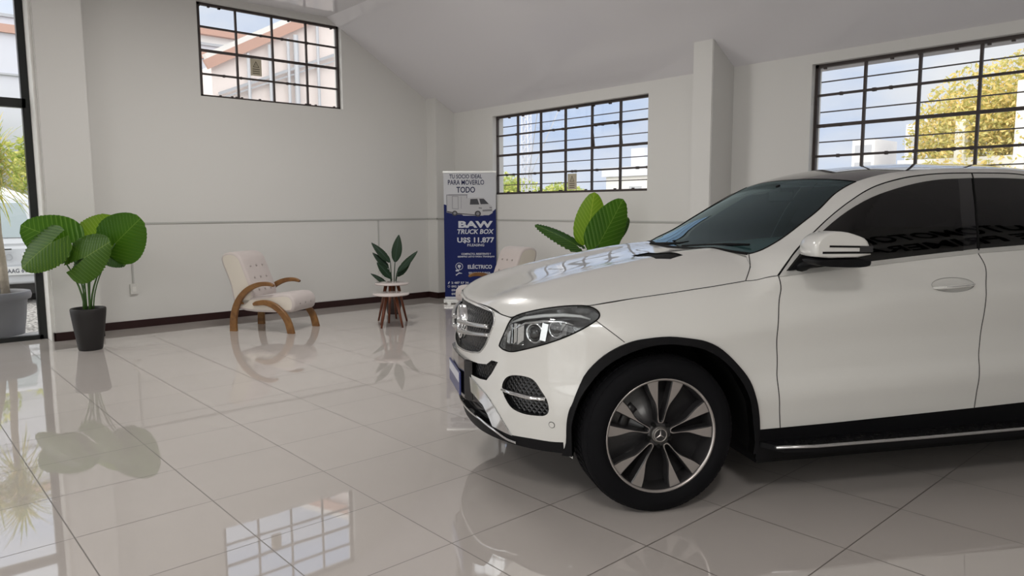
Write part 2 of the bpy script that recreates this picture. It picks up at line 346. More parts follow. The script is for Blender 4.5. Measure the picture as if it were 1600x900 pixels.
# conduits and sockets
def conduit(name,segs,label):
    bm=bmesh.new()
    for s in segs: box(bm,*s)
    o=finish(name,bm,CORNICE); tag(o,label,'cable duct'); return o
conduit('cable_duct',[(2.015,6.95,YA-.014,YA-.001,1.292,1.312)],'thin grey cable duct running along the wall behind the tufted armchair')
conduit('cable_duct',[(6.936,6.95,9.531,YA,1.292,1.312),(6.936,XB,9.531,9.545,1.292,1.312)],'short grey cable duct bent round the corner pillar behind the banner')
conduit('cable_duct',[(2.452,2.472,YA-.012,YA-.001,.56,1.291)],'upright grey cable duct dropping to the socket beside the tall potted plant')
conduit('cable_duct',[(5.99,6.006,YA-.012,YA-.001,.49,1.291)],'upright grey cable duct dropping behind the side tables')
conduit('cable_duct',[(XB-.014,XB,4.70,9.53,1.28,1.30)],'thin grey cable duct on the wall below the barred window')
for x,z,lb in ((2.463,.49,'white wall socket between the tall potted plant and the armchair'),(5.99,.42,'white wall socket behind the side tables')):
    bm=bmesh.new(); box(bm,x-.045,x+.045,YA-.03,YA,z-.065,z+.065,bev=.006)
    r=finish('wall_socket',bm,PLAST); tag(r,lb,'socket')
    bm=bmesh.new(); box(bm,x-.022,x+.022,YA-.034,YA-.029,z-.03,z+.03); finish('socket_insert',bm,WHITE,r)
# ---------------- sign on the back wall, seen mirrored in the car windows ----------------
SIGN=mat('sign_black',(.004,.004,.005),.4)
def text_mesh(name,s,size,mat_,parent,loc,rot,bold=.0,extrude=.0,align='CENTER',shear=0,sx=1.0,curve=None,space=1.0):
    c=bpy.data.curves.new(name,'FONT'); c.body=s; c.size=size; c.align_x=align; c.align_y='CENTER'; c.offset=bold; c.extrude=extrude; c.shear=shear; c.space_character=space; c.resolution_u=3
    t=bpy.data.objects.new('tmp',c); C.objects.link(t); bpy.context.view_layer.update()
    me=bpy.data.meshes.new_from_object(t.evaluated_get(bpy.context.evaluated_depsgraph_get()))
    bpy.data.objects.remove(t); bpy.data.curves.remove(c)
    for v in me.vertices: v.co.x*=sx
    me.materials.clear(); me.materials.append(mat_)
    o=bpy.data.objects.new(name,me); C.objects.link(o); o.parent=parent; o.location=loc; o.rotation_euler=rot
    return o
sg=empty('wall_sign',(5.62,YBK+.02,3.3),PI,'black lettering AUTOMOTORA DE PRIMERA high on the wall behind the photographer','sign')
def fit_text(name,st,cap,width,mat_,parent,loc,rot,bold=.0,extrude=0,shear=0,align='CENTER'):
    """text scaled to a cap height and a total width"""
    o=text_mesh(name,st,1.0,mat_,parent,(0,0,0),(0,0,0),bold=bold,shear=shear,align='LEFT')
    xs=[v.co.x for v in o.data.vertices]; ys=[v.co.y for v in o.data.vertices]
    x0,x1=min(xs),max(xs); base=[v.co.y for v in o.data.vertices]; y0=min(ys); y1=max(ys)
    if y1-y0>0: pass
    sy=cap/(y1-y0)*(1.22 if any(c_ in st for c_ in 'É,/$') else 1); sx_=width/(x1-x0); dx={'CENTER':-(x0+x1)/2,'LEFT':-x0}[align]
    for v in o.data.vertices: v.co.x=(v.co.x+dx)*sx_; v.co.y=(v.co.y-(y0+y1)/2)*sy; v.co.z+=0
    if extrude: 
        bmx=bmesh.new(); bmx.from_mesh(o.data); r_=bmesh.ops.extrude_face_region(bmx,geom=bmx.faces[:]); bmesh.ops.translate(bmx,verts=[g for g in r_['geom'] if isinstance(g,bmesh.types.BMVert)],vec=(0,0,extrude)); bmx.to_mesh(o.data); bmx.free()
    o.location=loc; o.rotation_euler=rot; return o
fit_text('sign_lettering','AUTOMOTORA',.36,2.1,SIGN,sg,(0,0,.22),(PI/2,0,0),bold=.02,extrude=.02)
fit_text('sign_lettering','DE PRIMERA',.26,1.9,SIGN,sg,(0,0,-.22),(PI/2,0,0),bold=.02,extrude=.02)

# ---------------- furniture ----------------
LINEN=mat('cream_linen',(.57,.51,.49),.9,spec=.15,bump=(160,.25,.002),sheen=.3,var=(6,.05))
LINEN2=mat('cream_side_fabric',(.70,.645,.57),.85,spec=.2,bump=(160,.2,.002),var=(4,.03))
BUTTON=mat('button_fabric',(.40,.355,.34),.9)
def wood(name,c1,c2,scale=9,rough=.38,axis=(1,1,.12)):
    m=mat(name,c1,rough,spec=.5); t=m.node_tree; b=t.nodes['Principled BSDF']
    tco=t.nodes.new('ShaderNodeTexCoord'); mpn=t.nodes.new('ShaderNodeMapping'); mpn.inputs['Scale'].default_value=axis
    n=t.nodes.new('ShaderNodeTexNoise'); n.inputs['Scale'].default_value=scale; n.inputs['Detail'].default_value=6; n.inputs['Distortion'].default_value=1.2
    t.links.new(tco.outputs['Object'],mpn.inputs[0]); t.links.new(mpn.outputs[0],n.inputs['Vector'])
    r=t.nodes.new('ShaderNodeValToRGB'); r.color_ramp.elements[0].position=.35; r.color_ramp.elements[0].color=(*c2,1); r.color_ramp.elements[1].position=.65; r.color_ramp.elements[1].color=(*c1,1)
    t.links.new(n.outputs['Fac'],r.inputs[0]); t.links.new(r.outputs[0],b.inputs['Base Color']); return m
OAK=wood('honey_wood',(.27,.135,.045),(.18,.082,.028),14,axis=(1,.5,.5))
REDWOOD=wood('reddish_wood',(.17,.050,.022),(.10,.030,.014),20,.3)
def ribbon_arc(bm,path,wid,x0,x1):
    """flat bent-wood member: path in (y,z), width wid in its plane, between lateral x0..x1"""
    P=[Vector((0,a,b)) for a,b in path]
    # smooth subdivision (Catmull-Rom)
    Q=[];W_=[]
    for i in range(len(P)-1):
        p0=P[max(i-1,0)];p1=P[i];p2=P[i+1];p3=P[min(i+2,len(P)-1)]
        for k in range(5):
            t=k/5
            Q.append(.5*((2*p1)+(-p0+p2)*t+(2*p0-5*p1+4*p2-p3)*t*t+(-p0+3*p1-3*p2+p3)*t**3)); W_.append(wid[i]*(1-t)+wid[i+1]*t)
    Q.append(P[-1]);W_.append(wid[-1])
    rings=[]
    for i,q in enumerate(Q):
        d=(Q[min(i+1,len(Q)-1)]-Q[max(i-1,0)]).normalized(); n=Vector((0,-d.z,d.y))
        if i==0 and q.z<.01: n=Vector((0,-1,0)) if n.y<0 else Vector((0,1,0))
        if i==len(Q)-1 and q.z<.01: n=Vector((0,-1,0)) if n.y<0 else Vector((0,1,0))
        a=q+n*W_[i]/2; b=q-n*W_[i]/2; e=.006
        r=[]
        for (p,s,xx) in ((a,-1,x0+e),(a,-1,x1-e),(a,0,x1),(b,0,x1),(b,-1,x1-e),(b,-1,x0+e),(b,0,x0),(a,0,x0)):
            off=n*(-e if p is a else e) if s==0 else Vector((0,0,0))
            r.append(bm.verts.new(Vector((xx,0,0))+p+off))
        rings.append(r)
    for a,b in zip(rings,rings[1:]):
        for k in range(8): bm.faces.new((a[k],a[(k+1)%8],b[(k+1)%8],b[k]))
    bm.faces.new(rings[0][::-1]); bm.faces.new(rings[-1]); recalc(bm)
def cushion(bm,poly,hw,edge=.035,mi_side=1):
    """upholstered block: side outline in (y,z) swept across x with rounded edges, side panels in another fabric"""
    # densify
    def offs(poly,d):
        n=len(poly); out_=[]
        for i in range(n):
            p0=Vector(poly[i-1]);p1=Vector(poly[i]);p2=Vector(poly[(i+1)%n])
            e1=(p1-p0).normalized();e2=(p2-p1).normalized(); nn=Vector((-(e1.y+e2.y),e1.x+e2.x)); 
            if nn.length<1e-6: nn=Vector((-e1.y,e1.x))
            nn.normalize(); c=max(.5,nn.dot(Vector((-e1.y,e1.x)))); out_.append(p1+nn*d/c)
        return out_
    area2=sum(poly[i-1][0]*poly[i][1]-poly[i][0]*poly[i-1][1] for i in range(len(poly)))
    if area2<0: poly=poly[::-1]
    levels=[(-hw,edge*.9),(-hw+edge*.12,edge*.35),(-hw+edge*.5,edge*.08),(-hw+edge,0)]
    levels=levels+[(-hw*.5,0),(0,0),(hw*.5,0)]+[(-a,b) for a,b in levels[::-1]]
    rings=[]
    for x,d in levels:
        rings.append([bm.verts.new((x,p[0],p[1])) for p in offs(poly,d)])
    n=len(poly)
    for k,(a,b) in enumerate(zip(rings,rings[1:])):
        for i in range(n):
            f=bm.faces.new((a[i],a[(i+1)%n],b[(i+1)%n],b[i])); f.smooth=True; f.material_index=0
    for r_ in (rings[0][::-1],rings[-1]):
        f=bm.faces.new(r_); f.material_index=mi_side
    recalc(bm)
def smooth_poly(pts,it=2):
    for _ in range(it):
        q=[]
        for i in range(len(pts)):
            a=pts[i];b=pts[(i+1)%len(pts)]
            q+= [(a[0]*.75+b[0]*.25,a[1]*.75+b[1]*.25),(a[0]*.25+b[0]*.75,a[1]*.25+b[1]*.75)]
        pts=q
    return pts
def armchair(loc,rz,label,group):
    t=empty('armchair',loc,rz,label,'armchair',group)
    seat=smooth_poly([(-.36,.235),(.33,.235),(.385,.27),(.40,.36),(.375,.43),(.30,.475),(.05,.44),(-.20,.405),(-.36,.42)])
    seat=[(.365-(.365-y)*1.07,z) for y,z in seat]; bm=bmesh.new(); cushion(bm,seat,.25); s=finish('seat',bm,[LINEN,LINEN2],t)
    back=smooth_poly([(-.36,.24),(-.19,.30),(-.10,.43),(-.16,.60),(-.235,.80),(-.27,.90),(-.35,.955),(-.46,.955),(-.525,.905),(-.52,.82),(-.47,.70),(-.415,.55),(-.395,.40)])
    back=[(.365-(.365-y)*1.07,z) for y,z in back]; bm=bmesh.new(); cushion(bm,back,.25); b=finish('backrest',bm,[LINEN,LINEN2],t)
    def btn(p,n,parent):
        bm=bmesh.new(); n=Vector(n).normalized(); q=n.to_track_quat('Z','Y').to_matrix()
        ring=[(.0135,-.002),(.0135,.003),(.008,.007),(0.001,.0085)]
        rs=[[bm.verts.new(Vector(p)+q@Vector((r*math.cos(2*PI*k/10),r*math.sin(2*PI*k/10),h))) for k in range(10)] for r,h in ring]
        for a,c in zip(rs,rs[1:]):
            for k in range(10): bm.faces.new((a[k],a[(k+1)%10],c[(k+1)%10],c[k])).smooth=True
        finish('tufting_button',bm,BUTTON,parent)
    for x in (-.12,0,.12):
        for y,z in ((-.125,.50),(-.178,.645),(-.228,.785)): btn((x,.365-(.365-y)*1.07+.004,z),(0,1,.33),b)
        btn((x,.397,.345),(0,1,.05),s)
    for sx in (-1,1):
        x0,x1=(.262,.305) if sx>0 else (-.305,-.262)
        bm=bmesh.new(); ribbon_arc(bm,[(.365-(.365-y)*1.05,z) for y,z in ((-.385,0),(-.378,.154),(-.335,.31),(-.262,.43),(-.16,.52),(-.03,.575),(.09,.585),(.165,.565))],[.095,.085,.080,.072,.064,.056,.046,.026],x0,x1)
        finish('arm_and_rear_leg',bm,OAK,t)
        bm=bmesh.new(); ribbon_arc(bm,[(-.13,.335),(-.08,.35),(.03,.36),(.145,.325),(.25,.245),(.325,.14),(.365,0)],[.03,.055,.062,.07,.076,.082,.09],x0,x1)
        finish('front_leg',bm,OAK,t)
        for yz in ((-.30,.34),(.12,.32)):
            bm=bmesh.new(); tube(bm,[(.225*sx,*yz),(.27*sx,*yz)],.012,8); finish('fixing_dowel',bm,OAK,t)
    return t
armchair((3.735,8.50,0),math.atan2(-.545,-.84) if False else -2.565,'cream tufted armchair with curved honey wood arms, standing free between the two potted plants','cream bentwood armchairs')
armchair((6.10,7.22,0),1.42,'cream tufted armchair in front of the blue banner, half hidden behind the white car','cream bentwood armchairs')
MARBLE=mat('pale_marble_top',(.62,.55,.53),.12,spec=.6,var=(7,.06))
def side_table(loc,z,r,nleg,a0,spread,label):
    t=empty('side_table',loc,0,label,'side table','nesting side tables')
    bm=bmesh.new(); lathe(bm,[(.001,z-.022),(r-.012,z-.022),(r,z-.014),(r,z-.006),(r-.006,z),(.001,z)],40); recalc(bm); finish('table_top',bm,MARBLE,t)
    bm=bmesh.new(); lathe(bm,[(.001,z-.034),(.10,z-.034),(.11,z-.022),(.001,z-.022)],24); recalc(bm); finish('leg_mount',bm,REDWOOD,t)
    for k in range(nleg):
        a=a0+2*PI*k/nleg; c,s=math.cos(a),math.sin(a)
        bm=bmesh.new(); tube(bm,[(c*.08,s*.08,z-.03),(c*spread,s*spread,.0)],[.023,.012],12); finish('leg',bm,REDWOOD,t)
    return t
side_table((4.85,7.66,0),.42,.228,4,.25,.185,'lower round side table with pale top and splayed reddish legs, nearest the camera')
side_table((5.10,8.03,0),.505,.222,4,.75,.19,'taller round side table with pale top just behind the lower one')
# ---------------- plants ----------------
def leaf_mat(name,c,vein=.5,trans=.25,rough=.35):
    m=mat(name,c,max(rough,.42),spec=.3); t=m.node_tree; b=t.nodes['Principled BSDF']
    at=t.nodes.new('ShaderNodeAttribute'); at.attribute_name='leafco'; sp=t.nodes.new('ShaderNodeSeparateXYZ'); t.links.new(at.outputs['Vector'],sp.inputs[0])
    def M(op,a_,b_=None,clamp=False):
        n=t.nodes.new('ShaderNodeMath'); n.operation=op; n.use_clamp=clamp
        for i,q in enumerate((a_,b_)):
            if q is None: continue
            if isinstance(q,(int,float)): n.inputs[i].default_value=q
            else: t.links.new(q,n.inputs[i])
        return n.outputs[0]
    # side veins: distance to the nearest whole phase ; midrib: distance across the blade
    pp=M('PINGPONG',sp.outputs['X'],.5); v1=M('SUBTRACT',1,M('DIVIDE',pp,.10),True); v1=M('MULTIPLY',v1,.75)
    fine=M('PINGPONG',M('MULTIPLY',sp.outputs['X'],4.0),.5); v3=M('MULTIPLY',M('SUBTRACT',1,M('DIVIDE',fine,.25),True),.16)
    v2=M('SUBTRACT',1,M('DIVIDE',M('ABSOLUTE',sp.outputs['Y']),.006),True)
    vv_=M('MAXIMUM',M('MAXIMUM',v1,v3),v2)
    mx=t.nodes.new('ShaderNodeMix'); mx.data_type='RGBA'; t.links.new(vv_,mx.inputs['Factor']); mx.inputs['A'].default_value=(*c,1)
    mx.inputs['B'].default_value=(min(1,c[0]*2.6+.13*vein*2),min(1,c[1]*1.5+.20*vein*2),min(1,c[2]*1.5+.05),1)
    t.links.new(mx.outputs['Result'],b.inputs['Base Color'])
    bp=t.nodes.new('ShaderNodeBump'); bp.inputs['Strength'].default_value=.6; bp.inputs['Distance'].default_value=.006; t.links.new(pp,bp.inputs['Height']); t.links.new(bp.outputs[0],b.inputs['Normal'])
    tr_=t.nodes.new('ShaderNodeBsdfTranslucent'); tr_.inputs[0].default_value=(c[0]*1.6+.04,c[1]*1.7+.04,c[2]*.8,1)
    ms=t.nodes.new('ShaderNodeMixShader'); ms.inputs[0].default_value=trans
    o=t.nodes['Material Output']; t.links.new(b.outputs[0],ms.inputs[1]); t.links.new(tr_.outputs[0],ms.inputs[2]); t.links.new(ms.outputs[0],o.inputs[0])
    return m
LF1=leaf_mat('leaf_green',(.045,.145,.010),.5,.35); LF2=leaf_mat('leaf_bright_green',(.14,.27,.012),.5,.4); LF3=leaf_mat('leaf_deep_green',(.028,.085,.018),.5,.15,.3)
LF4=leaf_mat('leaf_dark_green',(.012,.035,.014),.08,.05,.25); LF5=leaf_mat('leaf_mid_green',(.055,.14,.014),.5,.3)
STEM=mat('leaf_stem',(.045,.11,.02),.4); STEMD=mat('dark_stem',(.012,.035,.012),.4); POTM=mat('charcoal_pot',(.014,.012,.012),.55,bump=(90,.25,.002)); SOIL=mat('potting_soil',(.03,.02,.013),.95,bump=(60,1,.02))
def leaf(name,base,tip,normal,width,mat_,parent,kind='heart',curl=.12,ruffle=.012,cup=.15,nv=9,rear=.22):
    """leaf blade from its stalk point (base) to its tip; normal = side facing up"""
    base=Vector(base);tip=Vector(tip);Y=(tip-base);L=Y.length;Y.normalize();N=Vector(normal);N=(N-Y*N.dot(Y)).normalized();X=Y.cross(N).normalized()
    bm=bmesh.new(); nu,nw=40,28; lay=bm.verts.layers.float_vector.new('leafco')
    rings=[]
    for i in range(nu+1):
        s=i/nu
        if kind=='heart':
            y=-rear*L+s*(1+rear)*L; q=s
            hw=width/2*(math.sin(PI*min(1,q**.70))**.52 if q<1 else 0)
            if q<.02: hw=width*.08
        else:
            y=s*L; hw=width/2*(math.sin(PI*s**.8)**.8 if 0<s<1 else 0)
        ring=[]
        for j in range(nw+1):
            v=-1+2*j/nw; x=v*hw
            yy=y
            if kind=='heart': 
                # notch behind the stalk
                back=max(0,(-y)/(rear*L)) if y<0 else 0
                yy=y+ (1-abs(v))**.8*back*rear*L*.9
            # parallel side veins sweeping to the tip
            ph=(yy/L - (abs(x)/(width/2))*.42)*nv
            tri=abs((ph%1)-.5)*2
            vd=abs(((ph+.5)%1)-.5)
            h=-curl*L*(max(0,yy/L)**2)-cup*abs(v)**1.6*hw*.9 + ruffle*math.sin(ph*2*PI)*abs(v)*.9 - .35*abs(x)*math.exp(-abs(x)/.03)*0
            vt=bm.verts.new(base+Y*yy+X*x+N*h); vt[lay]=(ph,x,abs(v)); ring.append(vt)
        rings.append(ring)
    for a,b in zip(rings,rings[1:]):
        for j in range(nw):
            f=bm.faces.new((a[j],a[j+1],b[j+1],b[j])); f.smooth=True
    bmesh.ops.remove_doubles(bm,verts=bm.verts,dist=.0004)
    return finish(name,bm,mat_,parent)
def pot(parent,r0,r1,h,m=POTM):
    bm=bmesh.new(); lathe(bm,[(.001,0),(r0*.94,0),(r0,.012),(r0+(r1-r0)*.5,h*.45),(r1*.97,h*.85),(r1,h-.012),(r1-.006,h),(r1-.022,h),(r1-.028,h-.03),(r1-.03,h-.05)],48); recalc(bm); p=finish('pot',bm,m,parent)
    bm=bmesh.new(); lathe(bm,[(.001,h-.035),(r1-.028,h-.04)],32); recalc(bm); finish('soil',bm,SOIL,parent); return p
def stem(parent,a,b,r0=.011,r1=.006,bend=(0,0),m=STEM):
    a=Vector(a);b=Vector(b); pts=[]
    for k in range(9):
        t=k/8; p=a.lerp(b,t); 
        p.x=a.x+(b.x-a.x)*t**1.9+bend[0]*math.sin(PI*t); p.y=a.y+(b.y-a.y)*t**1.9+bend[1]*math.sin(PI*t); pts.append(p)
    bm=bmesh.new(); tube(bm,pts,[r0+(r1-r0)*k/8 for k in range(9)],8); return finish('stem',bm,m,parent)
RT=Vector((math.cos(YAW),-math.sin(YAW),0)); FW=Vector((math.sin(YAW),math.cos(YAW),0)); UP=Vector((0,0,1))
def V3(r,f,z): return RT*r+FW*f+UP*z
# tall elephant-ear plant by the glass front ; offsets: right, away, height (metres) about the pot
p1=empty('potted_plant',(1.71,8.60,0),0,'tall elephant ear plant with huge green leaves, charcoal pot by the glass front','potted plant')
pot(p1,.115,.17,.445)
for nm,b,t,n,wd,m_,cu,ru in (
  ('leaf',(-.27,-.05,1.02),(-.67,-.10,1.335),(-.25,-.75,.60),.50,LF1,.10,.010),
  ('leaf',(-.16,-.16,1.00),(-.50,-.28,.86),(-.30,-.80,.60),.50,LF5,.16,.012),
  ('leaf',(.04,.10,1.06),(.02,.25,1.43),(.1,-.9,.25),.50,LF2,.06,.008),
  ('leaf',(.26,.02,1.02),(.55,.0,1.345),(.42,-.85,.25),.50,LF1,.10,.012),
  ('leaf',(.08,-.22,.90),(.02,-.42,.80),(.12,-.72,.72),.50,LF5,.05,.012),
  ):
    pass
def big_leaf(base,tip,n,wd,m_,curl=.1,ruf=.012,rear=.3,foot=(0,0),r=.011,par=None,nv=9,bend=(0,0)):
    b=V3(*base); t=V3(*tip); nn=V3(*n)
    leaf('leaf',b,t,nn,wd,m_,par,'heart',curl,ruf,.18,nv,rear)
    stem(par,V3(foot[0],foot[1],.40),b+nn.normalized()*(-.004),r,.006,bend)
big_leaf((-.225,.06,1.135),(-.66,.0,1.33),(-.35,-.80,.45),.52,LF1,.10,par=p1,foot=(-.03,.02))
big_leaf((-.285,-.10,1.13),(-.56,-.20,.90),(-.25,-.85,.42),.56,LF5,.12,par=p1,foot=(-.02,-.02),rear=.5)
big_leaf((.04,.12,1.15),(.16,.22,1.43),(.0,-.9,.30),.56,LF2,.10,par=p1,foot=(.0,.03),rear=.35)
big_leaf((.30,.06,1.12),(.60,.0,1.38),(.30,-.9,.20),.54,LF1,.06,par=p1,foot=(.02,.02),rear=.45)
big_leaf((.12,-.16,1.00),(.40,-.20,1.15),(.15,-.88,.42),.50,LF5,-.02,par=p1,foot=(.03,-.02),rear=.9,nv=8)
big_leaf((.05,-.02,.98),(-.20,-.02,.84),(-.2,-.7,.7),.22,LF3,.2,par=p1,foot=(-.05,.0),r=.007)
big_leaf((.20,.10,.98),(.36,.12,.90),(.2,-.7,.7),.20,LF3,.2,par=p1,foot=(.04,.03),r=.007)
big_leaf((-.08,.08,1.0),(-.22,.14,.93),(-.2,-.7,.7),.22,LF5,.2,par=p1,foot=(-.03,.03),r=.007)
# elephant-ear plant behind the bonnet
p2=empty('potted_plant',(6.31,5.66,0),0,'potted elephant ear plant with upright leaves under the barred window, rising behind the car bonnet','potted plant')
pot(p2,.13,.18,.46)
big_leaf((-.035,.0,1.08),(.055,.10,1.655),(-.25,-.9,.1),.38,LF2,.05,par=p2,foot=(-.02,.0),rear=.1,nv=10)
big_leaf((.10,-.05,1.05),(.40,.02,1.57),(.2,-.9,.2),.44,LF1,.08,par=p2,foot=(.02,-.01),rear=.22,nv=9)
big_leaf((-.17,-.02,1.04),(-.62,-.05,1.31),(-.5,-.35,.85),.28,LF3,.10,par=p2,foot=(-.03,.01),rear=.25)
big_leaf((.30,.12,1.15),(.47,.16,1.36),(.0,-.8,.6),.20,LF3,.1,par=p2,foot=(.03,.03),r=.007)
big_leaf((.14,.10,.98),(.30,.30,1.02),(.1,-.5,.9),.25,LF3,.1,par=p2,foot=(.02,.04),r=.007)
# small dark plant behind the tables
p3=empty('potted_plant',(5.47,8.58,0),0,'small potted plant with slim dark leaves standing behind the side tables','potted plant')
pot(p3,.09,.125,.30,mat('brown_black_pot',(.022,.013,.012),.4))
def slim(base,tip,n,wd,curl=.12,foot=(0,0)):
    b=V3(*base);t=V3(*tip); leaf('leaf',b,t,V3(*n),wd,LF4,p3,'slim',curl,.006,.25,12)
    stem(p3,V3(foot[0],foot[1],.26),b,.009,.006,m=STEMD)
slim((-.03,0,.72),(-.27,-.03,1.015),(.45,-.85,.4),.115,foot=(-.02,0))
slim((.03,.02,.72),(.085,.05,1.11),(0,-1,.1),.145,.06,foot=(.01,.0))
slim((.06,-.02,.58),(.33,.02,.90),(-.45,-.85,.3),.11,foot=(.02,.01))
slim((-.01,-.04,.50),(-.19,-.10,.74),(.5,-.8,.4),.125,.1,foot=(-.02,-.01))
slim((-.06,.03,.64),(-.27,-.0,.87),(.4,-.85,.4),.10,.1,foot=(-.02,.01))
slim((.05,.04,.52),(.24,.02,.76),(-.5,-.8,.3),.12,.1,foot=(.02,0))
slim((-.07,-.02,.41),(-.28,-.05,.60),(.5,-.7,.6),.08,.2,foot=(-.03,-.01))
# ---------------- roll-up banner ----------------
BNW=mat('banner_white',(.60,.61,.64),.45,spec=.4); BNB=mat('banner_blue',(.010,.018,.115),.5,spec=.2); BNT=mat('banner_white_print',(.62,.64,.70),.45); ALU=mat('brushed_aluminium',(.62,.62,.60),.3,metal=.9)
BNK=mat('banner_navy_print',(.009,.014,.075),.5,spec=.2)
TRG=[mat('truck_print_light',(.50,.50,.52),.45),mat('truck_print_mid',(.22,.22,.24),.45),mat('truck_print_dark',(.04,.04,.05),.45)]
bn=empty('rollup_banner',(6.975,8.725,0),math.atan2(-.668,.744),'tall blue and white roll-up banner advertising a small box truck, in the corner','banner')
BW=.80; BH=2.02
bm=bmesh.new(); box(bm,-BW/2,BW/2,-.003,.0,.07,BH); finish('banner_sheet',bm,BNW,bn)
def flat(name,poly,m,y,parent=bn):
    bm=bmesh.new(); bm.faces.new([bm.verts.new((a,y,b)) for a,b in poly]); bmesh.ops.triangulate(bm,faces=bm.faces[:]); o=finish(name,bm,m,parent); return o
blue=[(-.4,.07),(.4,.07),(.4,1.40)]+[(.4-.8*k/14,1.40-.10*math.sin(PI*k/14*.62)-.02*k/14+(0 if k<13 else .12)) for k in range(1,14)]+[(-.4,1.52)]
blue=[(-.4,.10),(.4,.10),(.4,1.46),(.33,1.40),(.2,1.355),(.05,1.345),(-.1,1.355),(-.25,1.39),(-.33,1.43),(-.365,1.52),(-.4,1.53)]
flat('blue_field',blue,BNB,-.0040)
flat('footer_stripe',[(-.4,.07),(.4,.07),(.4,.10),(-.4,.10)],BNT,-.0040)
bm=bmesh.new(); box(bm,-BW/2-.02,BW/2+.02,-.09,.05,0.012,.07,bev=.008)
for x in (-.33,.33): box(bm,x-.03,x+.03,-.12,.10,0,.014)
finish('banner_base',bm,ALU,bn)
bm=bmesh.new(); box(bm,-BW/2-.008,BW/2+.008,-.012,.008,BH-.012,BH+.014); finish('top_rail',bm,ALU,bn)
bm=bmesh.new(); tube(bm,[(0,.02,.06),(0,.02,BH)],.008,8); finish('support_pole',bm,ALU,bn)
def bt(st,x,z,cap,width,m,bold=.0,shear=0,align='CENTER'):
    return fit_text('printed_text',st,cap,width,m,bn,(x,-.0062,z),(PI/2,0,0),bold=bold,shear=shear,align=align)
bt('TU SOCIO IDEAL',-.06,1.952,.063,.50,BNK,.010)
bt('PARA MOVERLO',-.055,1.862,.075,.555,BNK,.010)
bt('TODO',-.06,1.750,.090,.285,BNK,.016)
bt('BAW',.085,1.220,.105,.53,BNT,.045)
bt('TRUCK BOX',.085,1.110,.074,.565,BNT,.025,.2)
bt('U$S 11.877',.085,.975,.076,.57,BNT,.03)
bt('P/LEASING',.085,.902,.032,.26,BNT,.02)
bt('COMPACTO, RESISTENTE Y',.09,.762,.030,.46,BNT,.03)
bt('SIEMPRE LISTO PARA TRABAJAR',.09,.72,.030,.575,BNT,.03)
bt('ELÉCTRICO',.145,.572,.062,.375,BNT,.03)
bt('950 KG DE CARGA',.14,.468,.035,.34,BNT,.03)
for k_,st_ in enumerate(('2 487 57 36','092 944 226','094 377 001','095 216 480')): bt(st_,-.30,.318-.058*k_,.034,.27,BNT,.03,align='LEFT')
bt('RUTA 5 KM 26',-.30,.10+.02,.034,.27,BNT,.03,align='LEFT') if False else None
def ringpoly(name,cx,cz,r,w_,m,seg=28,y=-.0055):
    bm=bmesh.new(); a=[bm.verts.new((cx+r*math.cos(2*PI*k/seg),y,cz+r*math.sin(2*PI*k/seg))) for k in range(seg)]; b=[bm.verts.new((cx+(r-w_)*math.cos(2*PI*k/seg),y,cz+(r-w_)*math.sin(2*PI*k/seg))) for k in range(seg)]
    for k in range(seg): bm.faces.new((a[k],a[(k+1)%seg],b[(k+1)%seg],b[k]))
    return finish(name,bm,m,bn)
ringpoly('electric_icon',-.175,.572,.058,.008,BNT)
flat('electric_icon',[(-.195,.597),(-.155,.597),(-.15,.567),(-.175,.542),(-.20,.567)],BNT,-.0055)
flat('electric_icon',[(-.18,.547),(-.17,.547),(-.16,.522),(-.17,.522)],BNT,-.0055)
flat('hand_icon',[(-.23,.45),(-.22,.45),(-.18,.48),(-.14,.47),(-.13,.46),(-.18,.46),(-.22,.43),(-.23,.43)],BNT,-.0055)
flat('hand_icon',[(-.23,.495),(-.18,.495),(-.18,.52),(-.23,.52)],BNT,-.0055)
flat('phone_icon',[(-.355,.305),(-.34,.30),(-.325,.33),(-.335,.34),(-.345,.325)],BNT,-.0055)
ringpoly('phone_icon',-.34,.262,.018,.005,BNT,16)
# truck picture printed on the banner
bm=bmesh.new()
def tp(poly,mi,d): 
    f=bm.faces.new([bm.verts.new((a*.97,-.0055-d*.0004,1.36+(b-1.375)*.80)) for a,b in poly]); f.material_index=mi
tp([(-.37,1.43),(-.37,1.77),(-.04,1.77),(-.04,1.39),(-.20,1.39)],1,-.5); tp([(-.36,1.44),(-.36,1.76),(-.05,1.76),(-.05,1.40),(-.20,1.40)],0,0)           # box body
tp([(-.36,1.755),(-.33,1.775),(-.03,1.775),(-.05,1.755)],1,1)
tp([(-.28,1.50),(-.18,1.49),(-.18,1.74),(-.28,1.745)],1,1); tp([(-.272,1.51),(-.188,1.50),(-.188,1.73),(-.272,1.735)],0,2)
tp([(-.14,1.50),(-.135,1.50),(-.135,1.74),(-.14,1.74)],1,1)
tp([(-.05,1.40),(-.05,1.70),(.05,1.715),(.22,1.71),(.285,1.61),(.35,1.55),(.36,1.42),(.30,1.375),(.08,1.375)],0,1)  # cab
tp([(.05,1.60),(.06,1.695),(.13,1.695),(.10,1.60)],2,2) if False else tp([(.0,1.58),(.01,1.685),(.12,1.69),(.15,1.58)],2,2)   # door glass
tp([(.15,1.69),(.22,1.69),(.30,1.59),(.17,1.585)],2,2)                          # windscreen
tp([(.20,1.48),(.35,1.49),(.355,1.455),(.20,1.445)],1,2); tp([(.14,1.53),(.19,1.52),(.19,1.495),(.14,1.505)],1,2); tp([(.31,1.535),(.35,1.53),(.35,1.505),(.31,1.51)],1,2)
tp([(-.36,1.44),(-.20,1.40),(.08,1.375),(.08,1.39),(-.20,1.42),(-.36,1.46)],2,2)
